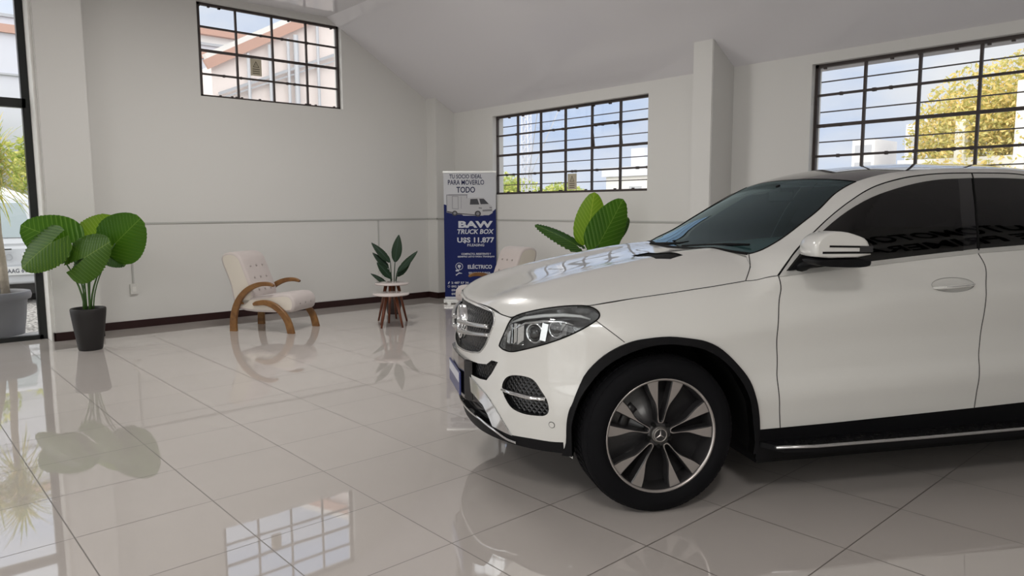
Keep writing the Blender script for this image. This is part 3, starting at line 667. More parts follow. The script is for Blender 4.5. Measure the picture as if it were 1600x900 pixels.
for cx,cz,r in ((-.24,1.415,.05),(.125,1.405,.058)):
    tp([(cx+r*.85*math.cos(2*PI*k/18),cz+r*math.sin(2*PI*k/18)) for k in range(18)],2,3)
    tp([(cx+r*.45*math.cos(2*PI*k/14),cz+r*.55*math.sin(2*PI*k/14)) for k in range(14)],1,4)
finish('truck_picture',bm,TRG,bn)
# ---------------- outside ----------------
def gravel():
    m=mat('gravel',(.55,.53,.50),.9); t=m.node_tree; b=t.nodes['Principled BSDF']
    tco=t.nodes.new('ShaderNodeTexCoord'); v=t.nodes.new('ShaderNodeTexVoronoi'); v.inputs['Scale'].default_value=22; t.links.new(tco.outputs['Object'],v.inputs['Vector'])
    r=t.nodes.new('ShaderNodeValToRGB'); r.color_ramp.elements[0].color=(.75,.72,.68,1); r.color_ramp.elements[1].color=(.16,.15,.14,1); r.color_ramp.elements[1].position=.75
    t.links.new(v.outputs['Distance'],r.inputs[0]); t.links.new(r.outputs[0],b.inputs['Base Color'])
    bp=t.nodes.new('ShaderNodeBump'); bp.inputs['Distance'].default_value=.03; t.links.new(v.outputs['Distance'],bp.inputs['Height']); t.links.new(bp.outputs[0],b.inputs['Normal']); return m
bm=bmesh.new(); box(bm,-40,60,-40,80,-.16,-.10); g=struct('ground',bm,gravel())
bm=bmesh.new(); box(bm,-6,1.55,YA+.02,YA+.6,-.12,-.01); struct('path',bm,mat('concrete_sill',(.62,.61,.60),.8))
PALE=mat('pale_render',(.74,.72,.70),.8,var=(.8,.03)); PINK=mat('pinkish_render',(.78,.70,.67),.8,var=(.8,.03)); TERRA=mat('terracotta_trim',(.50,.31,.25),.7); PIPE=mat('grey_pipe',(.42,.43,.46),.5); LAV=mat('grey_cladding',(.60,.61,.67),.7,var=(.5,.02)); ROOFG=mat('roof_sheet',(.70,.70,.72),.5)
# neighbouring workshop with a gabled front behind the high window
def pxw(x,y,dist_y):  # helper kept for placing far things on the plane Y=dist_y
    return None
nb=empty('workshop_building',(7.0,16.0,0),0,'pale gabled workshop with terracotta roof trim outside the high window','building')
bm=bmesh.new(); prism(bm,[(-1.2,-.1),(6,-.1),(6,5.4),(3.6,7.15),(-1.2,4.5)],lambda a,b,d:(a,d,b),0,1.4); recalc(bm); finish('gable_wall',bm,PINK,nb)
bm=bmesh.new(); bar(bm,(-1.35,-.1,4.5),(3.6,-.1,7.23),.20,.09,up=Vector((0,1,0))); bar(bm,(3.6,-.1,7.23),(6.1,-.1,5.42),.20,.09,up=Vector((0,1,0))); finish('roof_trim',bm,TERRA,nb)
bm=bmesh.new(); bar(bm,(-1.35,-.06,4.66),(3.6,-.06,7.42),.12,.16,up=Vector((0,1,0))); finish('roof_flashing',bm,PALE,nb)
for x,h in ((-.44,4.85),(.05,5.1),(.49,5.3),(.68,5.4),(1.22,5.7)):
    bm=bmesh.new(); tube(bm,[(x,-.12,0),(x,-.12,h)],.035 if x!=.68 else .06,8); finish('drain_pipe',bm,PIPE,nb)
bm=bmesh.new(); bar(bm,(-1.1,-.1,3.93),(2.6,-.1,5.5),.06,.06); bar(bm,(-1.1,-.1,3.82),(2.6,-.1,5.35),.03,.03); finish('conduit_rail',bm,PIPE,nb)
lw=empty('long_building',(-2.0,23.0,0),0,'long grey-blue building with a terracotta band beyond the glass front','building')
bm=bmesh.new(); box(bm,-12,16,0,4,-.1,6.50); finish('wall',bm,LAV,lw)
bm=bmesh.new(); box(bm,-12,16.05,-.10,0,6.02,6.23); finish('terracotta_band',bm,TERRA,lw)
bm=bmesh.new(); box(bm,-12,16.05,-.06,0,6.42,6.50); box(bm,-12,16.05,-.06,0,4.95,5.0); finish('wall_trim',bm,PIPE,lw)
bm=bmesh.new(); box(bm,9.2,14.5,.3,3.5,6.5,6.78); finish('upper_wall',bm,PALE,lw)
bm=bmesh.new(); box(bm,9.1,14.6,.1,3.6,6.78,7.02); finish('terracotta_parapet',bm,TERRA,lw)
# foliage builder
def foliage(bm,c,rad,n,size,mats=2,seed=1,squash=(1,1,1)):
    rnd=random.Random(seed)
    for _ in range(n):
        while True:
            p=Vector((rnd.uniform(-1,1),rnd.uniform(-1,1),rnd.uniform(-1,1)))
            if .25<p.length<1: break
        q=Vector(c)+Vector((p.x*rad*squash[0],p.y*rad*squash[1],p.z*rad*squash[2]))
        a=Vector((rnd.gauss(0,1),rnd.gauss(0,1),rnd.gauss(0,1))).normalized(); b_=a.orthogonal().normalized(); c_=a.cross(b_)
        s=size*rnd.uniform(.6,1.3); th=rnd.uniform(0,6.28); b2=b_*math.cos(th)+c_*math.sin(th); c2=a.cross(b2)
        f=bm.faces.new([bm.verts.new(q+b2*s),bm.verts.new(q+c2*s*.45+a*s*.1),bm.verts.new(q-b2*s),bm.verts.new(q-c2*s*.45+a*s*.1)]); f.material_index=rnd.randrange(mats)
TREES=[leaf_mat('tree_leaf_yellowgreen',(.30,.30,.14),.5,.4,.6),leaf_mat('tree_leaf_olive',(.20,.24,.11),.5,.35,.6)]
TREES2=[leaf_mat('hedge_leaf',(.13,.22,.06),.5,.35,.6),leaf_mat('hedge_leaf_light',(.24,.33,.12),.5,.35,.6)]
BARK=mat('bark',(.30,.25,.20),.9,bump=(20,.8,.03))
def tree(loc,h,r,n,size,mats_,label,seed=1,sq=(1,1,1),group=None):
    t=empty('tree',loc,0,label,'tree',group)
    bm=bmesh.new(); tube(bm,[(0,0,0),(.1,0,h*.5),(0,.1,h*.9)],[.22,.16,.06],10); finish('trunk',bm,BARK,t)
    bm=bmesh.new()
    rnd=random.Random(seed)
    for k in range(7):
        c=(rnd.uniform(-.5,.5)*r*sq[0],rnd.uniform(-.5,.5)*r*sq[1],h+rnd.uniform(-.55,.5)*r*sq[2]); foliage(bm,c,r*.62,n//7,size,2,seed*10+k,sq)
    finish('crown',bm,mats_,t); return t

tree((30.0,33.2,0),2.2,1.7,5200,.12,TREES2,'green tree low at the left of the barred window, beyond the lattice mast',3,(1.2,1.2,.9))
tree((30.5,29.2,0),1.7,1.3,4200,.11,TREES2,'round light green bush low in the middle of the barred window',5,(1.2,1.2,.9))
tree((24.0,5.2,0),4.2,2.9,30000,.075,TREES,'large yellow-green tree outside the window above the car roof',8,(1,1,.95))
# lattice mast
ms=empty('lattice_mast',(28.0,29.9,0),.3,'thin lattice mast with struts rising behind the barred window','mast')
bm=bmesh.new()
for sx,sy in ((-.22,-.22),(.22,-.22),(.22,.22),(-.22,.22)): tube(bm,[(sx,sy,0),(sx*.8,sy*.8,8.5)],.035,6)
for k in range(17):
    z=k*.5; s_=.22*(1-.2*z/8.5)
    for a,b in (((-s_,-s_),(s_,-s_)),((s_,-s_),(s_,s_)),((s_,s_),(-s_,s_)),((-s_,s_),(-s_,-s_))):
        bar(bm,(a[0],a[1],z),(b[0],b[1],z+.5),.03,.03); bar(bm,(a[0],a[1],z),(b[0],b[1],z),.025,.025)
finish('mast_frame',bm,LAV,ms)
bm=bmesh.new(); bar(bm,(0,-.1,3.0),(-1.6,-1.6,6.6),.04,.04); bar(bm,(0,-.1,3.0),(.6,-1.7,6.8),.04,.04); bar(bm,(-.2,-.2,3.4),(.4,-2.2,3.5),.05,.05); finish('mast_strut',bm,PIPE,ms)
fb=empty('far_building',(34.0,27.0,0),0,'pale flat-roofed building low at the right of the barred window','building')
bm=bmesh.new(); box(bm,0,5,-7,2.2,-.1,3.3); finish('wall',bm,PALE,fb)
bm=bmesh.new(); box(bm,-.2,5.2,-7.2,2.4,3.3,3.85); finish('roof_fascia',bm,LAV,fb)
bm=bmesh.new(); box(bm,1,2,.1,1.1,3.85,5.0); finish('water_tank_box',bm,LAV,fb)
for y in (-5.6,-3.9,-2.2,-.5): 
    bm=bmesh.new(); box(bm,-.03,.0,y,y+.9,1.2,2.7); finish('window',bm,PIPE,fb)
rb=empty('tower_block',(40.0,15.9,0),0,'narrow distant apartment tower low in the window above the bonnet','building')
bm=bmesh.new(); box(bm,0,3,0,1.15,-.1,5.0); finish('wall',bm,PALE,rb)
bm=bmesh.new()
for k in range(5): box(bm,-.03,0,.15,1.0,.6+k*.9,1.1+k*.9)
finish('window',bm,PIPE,rb)
rb=empty('tower_block',(40.0,12.9,0),0,'distant apartment tower with a roof tank beyond the window above the car roof','building')
bm=bmesh.new(); box(bm,0,3,0,1.5,-.1,5.6); box(bm,.5,1.5,.3,.8,5.6,6.1); finish('wall',bm,LAV,rb)
bm=bmesh.new()
for k in range(5): box(bm,-.03,0,.15,1.3,.6+k*.95,1.15+k*.95)
finish('window',bm,PIPE,rb)
gw=empty('garden_wall',(22.0,0,0),0,'white garden wall with posts in front of the yellow-green tree','wall')
bm=bmesh.new(); box(bm,0,.2,-8,8.1,-.1,2.75); finish('wall',bm,PALE,gw)
for y,h in ((6.55,3.75),(5.2,4.6),(3.3,3.7)):
    bm=bmesh.new(); box(bm,-.05,.25,y-.12,y+.12,-.1,h,bev=.01); finish('post',bm,WHITE,gw)
# small white van outside the glass front
VW=mat('van_white_paint',(.55,.57,.60),.25,coat=.5); VG=mat('van_glass',(.30,.36,.38),.08,spec=.8); VD=mat('van_underside',(.03,.03,.03),.7); RUB=mat('tyre_rubber',(.012,.012,.013),.75,bump=(60,.2,.003)); VL=mat('van_lamp',(.55,.56,.56),.15,spec=.8)
vn=empty('van',(1.48,14.5,-.1),0,'small white van parked facing the glass front on the gravel','van')
bm=bmesh.new(); prism(bm,[(0,.34),(-.02,.62),(.02,.98),(.06,1.06),(.42,1.74),(.70,1.84),(3.4,1.84),(3.5,1.7),(3.5,.34)],lambda a,b,d:(d,a,b),-.78,.78)
bmesh.ops.bevel(bm,geom=[e for e in bm.edges],offset=.05,segments=2,affect='EDGES'); recalc(bm); finish('body',bm,VW,vn)
bm=bmesh.new(); f=bm.faces.new([bm.verts.new(p) for p in ((-.68,.075,1.12),(.68,.075,1.12),(.60,.395,1.70),(-.60,.395,1.70))]); finish('windscreen',bm,VG,vn)
bm=bmesh.new(); box(bm,-.80,.80,-.09,.05,.36,.60,bev=.03); finish('front_bumper',bm,VW,vn)
bm=bmesh.new(); box(bm,-.76,.76,.1,3.3,.16,.36); finish('underside',bm,VD,vn)
for sx in (-.6,.6):
    bm=bmesh.new(); box(bm,sx-.13,sx+.13,-.045,.03,.70,.86,bev=.03); finish('headlamp',bm,VL,vn)
    for yy in (.65,2.8):
        bm=bmesh.new()
        prof=[(.17,-.08),(.26,-.09),(.29,-.06),(.29,.06),(.26,.09),(.17,.08)]
        c=(sx*1.12,yy,.29)
        rings=[[bm.verts.new((c[0]+h,c[1]+r*math.cos(2*PI*k/24),c[2]+r*math.sin(2*PI*k/24))) for k in range(24)] for r,h in prof]
        for a,b in zip(rings,rings[1:]+rings[:1]):
            for k in range(24): bm.faces.new((a[k],a[(k+1)%24],b[(k+1)%24],b[k]))
        recalc(bm); finish('wheel',bm,RUB,vn)
bm=bmesh.new(); box(bm,-.34,.34,-.062,-.04,.92,.94); finish('bonnet_gap',bm,VD,vn)
ringm=bmesh.new(); lathe(ringm,[(.035,-.03),(.045,-.035),(.055,-.03)],20,(.3,0,.80),axis='y'); finish('badge',ringm,PIPE,vn)
bm=bmesh.new(); box(bm,.24,.62,-.115,-.09,.50,.64,bev=.004); pl_=finish('licence_plate',bm,mat('plate_white',(.72,.73,.74),.4),vn)
text_mesh('plate_text','AAG 6172',.095,mat('plate_ink',(.08,.09,.12),.5),pl_,(.43,-.117,.568),(PI/2,0,0),bold=.002,sx=.85)
tn=empty('canopy_tent',(1.7,20.0,0),0,'white peaked canopy tent behind the van','tent')
bm=bmesh.new(); ap=bm.verts.new((0,0,2.25)); q=[bm.verts.new(p) for p in ((-1.5,-1,1.65),(1.5,-1,1.65),(1.5,1,1.65),(-1.5,1,1.65))]; q2=[bm.verts.new(v.co-Vector((0,0,.25))) for v in q]
for i in range(4): bm.faces.new((ap,q[i],q[(i+1)%4])); bm.faces.new((q[i],q2[i],q2[(i+1)%4],q[(i+1)%4]))
recalc(bm); finish('canopy',bm,WHITE,tn)
for x in (-1.42,1.42):
    for y in (-.93,.93):
        bm=bmesh.new(); tube(bm,[(x,y,-.1),(x,y,1.62)],.03,8); finish('tent_pole',bm,ALU,tn)
tree((3.9,21.8,0),2.6,1.1,4200,.085,TREES2,'leafy green shrub between the van and the grey-blue building',21,(1.2,.6,1.0))
tree((1.3,21.9,0),2.9,1.2,4200,.085,TREES2,'leafy green shrub behind the white canopy tent',23,(1.2,.6,1.0))
# planter outside the glass with a spiky palm-like plant
op=empty('outdoor_planter',(1.10,10.46,-.1),0,'spiky long-leaved plant on a slim trunk in a big grey pot outside the glass','potted plant')
GP=mat('grey_pot',(.17,.17,.185),.5,var=(3,.15)); bm=bmesh.new(); lathe(bm,[(.001,0),(.26,0),(.275,.02),(.315,.30),(.335,.50),(.375,.52),(.385,.56),(.375,.605),(.35,.61),(.335,.58),(.33,.54)],44); recalc(bm); finish('pot',bm,GP,op)
bm=bmesh.new(); lathe(bm,[(.001,.57),(.333,.56)],30); recalc(bm); finish('soil',bm,SOIL,op)
TRK=mat('pale_trunk',(.50,.43,.34),.85,bump=(25,.8,.02)); 
bm=bmesh.new(); tube(bm,[(.12,-.02,.55),(.12,0,.9),(.10,.02,1.3),(.10,.0,1.75),(.13,.0,2.2)],[.05,.042,.04,.036,.03],10); finish('trunk',bm,TRK,op)
bm=bmesh.new(); tube(bm,[(.04,.02,.55),(.0,.04,.9),(-.10,.06,1.4),(-.12,.05,1.9)],[.04,.036,.03,.03],10); finish('trunk',bm,TRK,op)
bm=bmesh.new(); rnd=random.Random(4)
for hd,nn_ in (((.13,.02,2.2),170),((-.12,.05,2.0),90),((.11,0,1.85),120)):
    for _ in range(nn_):
        a=rnd.uniform(0,2*PI); el=rnd.uniform(-.3,1.3); L=rnd.uniform(.42,.72); d=Vector((math.cos(a)*math.cos(el),math.sin(a)*math.cos(el),math.sin(el)))
        p=Vector(hd)+Vector((0,0,rnd.uniform(-.12,.12))); side=d.cross(Vector((0,0,1))).normalized(); prev=None
        for k in range(7):
            t=k/6; q=p+d*L*t+Vector((0,0,-1))*.42*L*t*t*(1.1-.4*math.sin(el)); q.y=max(q.y,-.40); w_=.010*(1-t)**.7+.001
            cur=(bm.verts.new(q-side*w_),bm.verts.new(q+side*w_))
            if prev: f=bm.faces.new((prev[0],prev[1],cur[1],cur[0])); f.smooth=True; f.material_index=rnd.randrange(2)
            prev=cur
tag(finish('spiky_leaves',bm,[leaf_mat('spike_leaf',(.34,.38,.14),.5,.3,.5),leaf_mat('spike_leaf_green',(.16,.26,.06),.5,.3,.5)],op),kind='stuff')

# ---- car body surface: u rearward from front axle, w to the left side (+), z up
def ip(x, xs, ys):
    # smooth (monotone-ish cubic) interpolation
    x=np.asarray(x,float); xs=np.asarray(xs,float); ys=np.asarray(ys,float)
    d=np.diff(ys)/np.diff(xs); m=np.empty_like(ys); m[0]=d[0]; m[-1]=d[-1]
    m[1:-1]=np.where(d[1:]*d[:-1]>0, 2*d[1:]*d[:-1]/(d[1:]+d[:-1]+1e-12),0)
    xc=np.clip(x,xs[0],xs[-1]); i=np.clip(np.searchsorted(xs,xc)-1,0,len(xs)-2)
    h=xs[i+1]-xs[i]; t=(xc-xs[i])/h
    return ((2*t**3-3*t**2+1)*ys[i]+(t**3-2*t**2+t)*h*m[i]+(-2*t**3+3*t**2)*ys[i+1]+(t**3-t**2)*h*m[i+1])
def smin(a,b,k):
    h=np.clip(0.5+0.5*(b-a)/k,0,1)
    return b*(1-h)+a*h-k*h*(1-h)
ZW=[.20,.36,.45,.54,.575,.66,.75,.88,.97,1.03,1.10,1.30]
WW=[.90,.945,.962,.976,.974,.956,.954,.970,.976,.968,.945,.90]
ZF=[.18,.26,.36,.48,.60,.72,.84,.93,1.0,1.1]
UF=[-.74,-.79,-.815,-.83,-.835,-.835,-.832,-.822,-.79,-.70]
def F_low(u,w,z):
    a=np.abs(w)
    zz=z-np.clip(u-.5,0,2.2)*.035
    W=ip(zz,ZW,WW)+ .022*np.exp(-((u)/.45)**4)*np.exp(-((z-.6)/.33)**2)
    uf=ip(z,ZF,UF)+.30*a*a
    A=.10-uf
    n=4.0
    fx=np.clip((.10-u)/A,0,None)
    rr=np.clip((u-2.9)/1.08,0,None)
    g=(np.clip(a/W,0,None)**n+fx**n+rr**3.2)**(1/n)
    d1=(1-g)*.95
    d2=ztop(u,a)-z
    k=ip(u,[-.9,-.3,.6,4],[.06,.10,.10,.08])
    return smin(d1,d2,k)
def ztop(u,a):
    zc=ip(u,[-.95,-.80,-.6,-.4,-.2,0,.3,.6,.8,4.0],[.88,.958,1.022,1.078,1.123,1.160,1.21,1.235,1.24,1.24])
    s=a/.9
    z=zc+.02*np.exp(-((a-.44)/.16)**2)*np.clip((u+.85)/.3,0,1) -.012*s**2-ip(u,[-.8,-.3,.5,.9,1.3],[.05,.11,.16,.13,.08])*s**6
    return z
# greenhouse
def F_up(u,w,z):
    a=np.abs(w)
    W=ip(z,[.9,1.1,1.2,1.3,1.4,1.5,1.6,1.66,1.72],[.94,.925,.90,.865,.82,.77,.71,.665,.60])
    d1=(W-a)*.93
    zr=ip(u,[.3,1.0,1.2,1.4,1.6,1.9,2.2,2.8,3.4,3.9],[1.50,1.615,1.655,1.687,1.712,1.73,1.732,1.67,1.53,1.31])-.05*(a/.6)**2.4
    d2=zr-z
    uw=ip(z,[1.0,1.10,1.226,1.31,1.40,1.50,1.60,1.66,1.70,1.76],[.12,.28,.475,.66,.82,1.0,1.19,1.33,1.46,1.7])+.15*(a/.7)**2.2
    d3=(u-uw)*.55
    d=smin(d2,d3,.05)
    ub=ip(z,[.9,1.2,1.4,1.6,1.75],[4.2,3.95,3.6,3.1,2.3])
    return smin(smin(d1,d,.045),(ub-u)*.6,.06)
def smax(a,b,k): return -smin(-a,-b,k)
def F_all(u,w,z): return smax(F_low(u,w,z),F_up(u,w,z),.03)

TR={"arch_out": [[-0.451, 0.828, 0.307],[-0.441, 0.849, 0.358],[-0.444, 0.868, 0.458],[-0.437, 0.884, 0.524],[-0.421, 0.895, 0.566],[-0.376, 0.907, 0.686],[-0.313, 0.932, 0.767],[-0.244, 0.956, 0.82],[-0.168, 0.969, 0.852],[-0.094, 0.973, 0.864],[0.017, 0.975, 0.869],[0.13, 0.977, 0.855],[0.213, 0.977, 0.836],[0.293, 0.97, 0.794],[0.386, 0.966, 0.707],[0.442, 0.969, 0.634],[0.474, 0.982, 0.543],[0.5, 0.968, 0.459],[0.516, 0.951, 0.379]], "arch_in": [[-0.414, 0.854, 0.313],[-0.418, 0.867, 0.368],[-0.423, 0.88, 0.445],[-0.413, 0.899, 0.518],[-0.378, 0.915, 0.609],[-0.305, 0.937, 0.713],[-0.213, 0.959, 0.783],[-0.097, 0.974, 0.825],[-0.015, 0.977, 0.834],[0.066, 0.977, 0.83],[0.195, 0.973, 0.802],[0.306, 0.969, 0.734],[0.386, 0.97, 0.648],[0.435, 0.985, 0.548],[0.47, 0.963, 0.425],[0.497, 0.936, 0.314]], "headlight": [[-0.709, 0.569, 0.784],[-0.69, 0.603, 0.851],[-0.658, 0.639, 0.932],[-0.595, 0.698, 0.967],[-0.498, 0.767, 0.994],[-0.388, 0.821, 1.008],[-0.333, 0.846, 1.007],[-0.304, 0.873, 0.993],[-0.295, 0.892, 0.977],[-0.302, 0.906, 0.958],[-0.335, 0.91, 0.936],[-0.393, 0.899, 0.903],[-0.462, 0.858, 0.863],[-0.537, 0.794, 0.824],[-0.612, 0.714, 0.789],[-0.661, 0.649, 0.766],[-0.69, 0.603, 0.767]], "hood_front": [[-0.78, -0.041, 0.959],[-0.759, 0.306, 0.962],[-0.719, 0.494, 0.956],[-0.715, 0.538, 0.926]], "hood_side": [[-0.333, 0.846, 1.007],[-0.079, 0.854, 1.041],[0.101, 0.857, 1.06],[0.285, 0.858, 1.082],[0.479, 0.848, 1.105]], "fend_line": [[0.55, 0.874, 1.117],[0.619, 0.909, 1.133]], "door_front": [[0.624, 0.905, 1.056],[0.6, 0.948, 0.984],[0.585, 0.968, 0.861],[0.598, 0.955, 0.732],[0.599, 0.975, 0.577],[0.631, 0.949, 0.38]], "door_rear": [[1.801, 0.898, 1.206],[1.827, 0.911, 1.163],[1.818, 0.931, 1.118],[1.782, 0.968, 1.045],[1.782, 0.972, 0.945],[1.781, 0.957, 0.808],[1.774, 0.962, 0.674],[1.77, 0.975, 0.608],[1.774, 0.964, 0.503],[1.779, 0.951, 0.405]], "sill": [[0.516, 0.951, 0.378],[0.631, 0.949, 0.38],[0.927, 0.947, 0.384],[1.303, 0.946, 0.393],[1.776, 0.945, 0.405],[2.107, 0.944, 0.41]], "bump_fend": [[-0.317, 0.911, 0.945],[-0.257, 0.947, 0.897],[-0.198, 0.966, 0.85]], "fog": [[-0.702, 0.589, 0.572],[-0.689, 0.608, 0.622],[-0.662, 0.649, 0.648],[-0.613, 0.714, 0.655],[-0.578, 0.754, 0.643],[-0.554, 0.784, 0.605],[-0.529, 0.81, 0.56],[-0.519, 0.816, 0.511],[-0.532, 0.8, 0.479],[-0.572, 0.758, 0.468],[-0.622, 0.699, 0.466],[-0.662, 0.645, 0.48],[-0.687, 0.611, 0.518]], "blade": [[-0.699, 0.593, 0.566],[-0.663, 0.652, 0.56],[-0.599, 0.737, 0.555],[-0.534, 0.806, 0.559]], "sensor": [[-0.505, 0.816, 0.435]], "grille_mid": [[-0.831, 0.119, 0.647],[-0.783, 0.39, 0.659],[-0.757, 0.468, 0.67],[-0.738, 0.512, 0.699],[-0.715, 0.561, 0.698],[-0.739, 0.512, 0.629],[-0.757, 0.468, 0.586],[-0.78, 0.403, 0.579],[-0.812, 0.268, 0.578],[-0.831, 0.116, 0.588]], "grille_up": [[-0.78, 0.165, 0.955],[-0.754, 0.378, 0.954],[-0.722, 0.506, 0.944],[-0.722, 0.531, 0.909],[-0.731, 0.519, 0.871],[-0.746, 0.49, 0.821],[-0.756, 0.468, 0.774],[-0.778, 0.405, 0.719],[-0.8, 0.328, 0.709],[-0.828, 0.153, 0.712]], "grille_frame": [[-0.715, 0.54, 0.92],[-0.72, 0.544, 0.862],[-0.737, 0.512, 0.791],[-0.761, 0.456, 0.712],[-0.8, 0.327, 0.653],[-0.831, 0.12, 0.662]], "skid_r": [[-0.788, 0.369, 0.537],[-0.757, 0.461, 0.51],[-0.719, 0.539, 0.447],[-0.683, 0.588, 0.379],[-0.64, 0.632, 0.31]], "skid_l": [[-0.814, 0.23, 0.491],[-0.782, 0.372, 0.461],[-0.75, 0.459, 0.427],[-0.73, 0.49, 0.373],[-0.713, 0.507, 0.326]], "bump_low": [[-0.656, 0.616, 0.333],[-0.582, 0.719, 0.343],[-0.506, 0.796, 0.346],[-0.454, 0.839, 0.352]], "lip_low": [[-0.815, 0.013, 0.357],[-0.773, 0.353, 0.357],[-0.713, 0.504, 0.319],[-0.673, 0.569, 0.292],[-0.635, 0.637, 0.304],[-0.604, 0.676, 0.298],[-0.529, 0.762, 0.305],[-0.451, 0.828, 0.307]], "ws_edge": [[0.604, 0.66, 1.224],[0.666, 0.69, 1.248],[0.8, 0.669, 1.312],[0.924, 0.647, 1.387],[1.034, 0.624, 1.454],[1.169, 0.567, 1.54],[1.297, 0.563, 1.603]], "ws_top": [[1.297, 0.563, 1.603],[1.274, 0.274, 1.628],[1.29, -0.07, 1.642]], "gap": [[0.619, 0.909, 1.133],[0.691, 0.88, 1.201],[0.862, 0.792, 1.313],[1.059, 0.733, 1.441],[1.232, 0.711, 1.541],[1.386, 0.7, 1.595],[1.56, 0.681, 1.627],[1.732, 0.671, 1.642],[1.941, 0.67, 1.647],[2.179, 0.671, 1.646],[2.287, 0.68, 1.637]], "glass_top": [[0.661, 0.908, 1.154],[0.756, 0.876, 1.235],[0.881, 0.822, 1.313],[1.042, 0.782, 1.415],[1.193, 0.763, 1.493],[1.353, 0.743, 1.547],[1.538, 0.718, 1.588],[1.704, 0.703, 1.61],[1.827, 0.699, 1.615],[1.929, 0.697, 1.619],[2.099, 0.696, 1.62],[2.268, 0.7, 1.615]], "glass_bot": [[0.661, 0.908, 1.154],[0.772, 0.911, 1.164],[1.129, 0.903, 1.191],[1.429, 0.895, 1.215],[1.671, 0.889, 1.233],[1.801, 0.886, 1.243],[2.101, 0.881, 1.258]], "belt": [[0.623, 0.914, 1.127],[0.768, 0.917, 1.141],[1.125, 0.909, 1.168],[1.424, 0.902, 1.193],[1.796, 0.894, 1.22],[2.094, 0.889, 1.234]], "bp": [[1.827, 0.699, 1.615],[1.758, 0.801, 1.44],[1.707, 0.889, 1.234]], "bp2": [[1.924, 0.698, 1.618],[1.863, 0.792, 1.457],[1.805, 0.886, 1.243]], "handle": [[1.461, 0.96, 1.06],[1.533, 0.938, 1.096],[1.625, 0.931, 1.106],[1.695, 0.941, 1.095],[1.711, 0.954, 1.076],[1.666, 0.965, 1.052],[1.547, 0.969, 1.039]], "mirror": [[0.783, 0.89, 1.226],[0.813, 0.848, 1.274],[0.885, 0.8, 1.322],[0.941, 0.818, 1.345],[1.0, 0.843, 1.345],[1.07, 0.855, 1.325],[1.124, 0.863, 1.305],[1.134, 0.882, 1.254],[1.126, 0.907, 1.178],[0.774, 0.907, 1.176]], "ventr": [[0.17, 0.104, 1.191],[0.279, 0.101, 1.208],[0.294, 0.548, 1.21],[0.205, 0.569, 1.193],[0.149, 0.517, 1.194]]}
# ---------------- the car ----------------
PAINT=mat('white_car_paint',(.63,.625,.60),.28,spec=.5,coat=1.0); 
CLAD=mat('black_cladding',(.005,.005,.006),.55,spec=.18); GLOSSB=mat('gloss_black',(.006,.006,.007),.06,spec=.6,coat=.6)
CHROME=mat('chrome',(.72,.73,.74),.08,metal=1); SILVER=mat('satin_silver',(.50,.50,.50),.25,metal=.9); DARKP=mat('dark_plastic',(.005,.005,.005),.7,spec=.15)
GAP=mat('panel_gap',(.015,.015,.015),.8); RUBC=mat('car_tyre_rubber',(.004,.004,.005),.8,spec=.15); MACH=mat('machined_alloy',(.37,.345,.33),.3,metal=.75); ALLOYD=mat('alloy_dark',(.022,.021,.022),.3,spec=.5)
WSG=glass_mat('windscreen_glass',(.42,.62,.64),ior=1.5,gl=(.60,.78,.84)); SDG=glass_mat('tinted_side_glass',(.012,.011,.014),ior=1.55); LENS=glass_mat('lamp_lens',(.88,.90,.90),ior=1.5); 
RED=mat('tail_lamp_red',(.20,.005,.008),.1,coat=.8)
def grille_mat(name,sc,ang=.9):
    m=mat(name,(.006,.006,.007),.3,spec=.5); t=m.node_tree; b=t.nodes['Principled BSDF']
    tco=t.nodes.new('ShaderNodeTexCoord'); s=t.nodes.new('ShaderNodeSeparateXYZ'); t.links.new(tco.outputs['Object'],s.inputs[0])
    dg=t.nodes.new('ShaderNodeMath'); dg.operation='MULTIPLY_ADD'; dg.inputs[1].default_value=-.6; t.links.new(s.outputs['X'],dg.inputs[0]); t.links.new(s.outputs['Y'],dg.inputs[2])
    def fr(sgn):
        a=t.nodes.new('ShaderNodeMath'); a.operation='MULTIPLY_ADD'; a.inputs[1].default_value=sgn*ang; t.links.new(dg.outputs[0],a.inputs[0]); t.links.new(s.outputs['Z'],a.inputs[2])
        c=t.nodes.new('ShaderNodeMath'); c.operation='MULTIPLY'; c.inputs[1].default_value=sc; t.links.new(a.outputs[0],c.inputs[0])
        f=t.nodes.new('ShaderNodeMath'); f.operation='PINGPONG'; f.inputs[1].default_value=.5; t.links.new(c.outputs[0],f.inputs[0]); return f.outputs[0]
    mn=t.nodes.new('ShaderNodeMath'); mn.operation='MINIMUM'; t.links.new(fr(1),mn.inputs[0]); t.links.new(fr(-1),mn.inputs[1])
    r=t.nodes.new('ShaderNodeValToRGB'); r.color_ramp.elements[0].position=.10; r.color_ramp.elements[0].color=(.028,.028,.03,1); r.color_ramp.elements[1].position=.17; r.color_ramp.elements[1].color=(.003,.003,.003,1)
    t.links.new(mn.outputs[0],r.inputs[0]); t.links.new(r.outputs[0],b.inputs['Base Color'])
    bp=t.nodes.new('ShaderNodeBump'); bp.inputs['Strength'].default_value=1; bp.inputs['Distance'].default_value=.01; bp.invert=True; t.links.new(mn.outputs[0],bp.inputs['Height']); t.links.new(bp.outputs[0],b.inputs['Normal'])
    return m
MESHM=grille_mat('grille_mesh',32)
AZ=YAW+math.radians(77.5)
car=empty('car',(3.228,2.840,0),0,'white coupe-shaped SUV with dark alloy wheels filling the right of the hall','car')
# car space: +x rearward, +y = the car's left side, z up  (left-handed pair handled by the mirror in the matrix of points below)
CU=Vector((math.sin(AZ),math.cos(AZ),0)); CWv=Vector((-.4914,-.8709,0)) 
car.rotation_euler=(0,0,math.atan2(CU.y,CU.x))
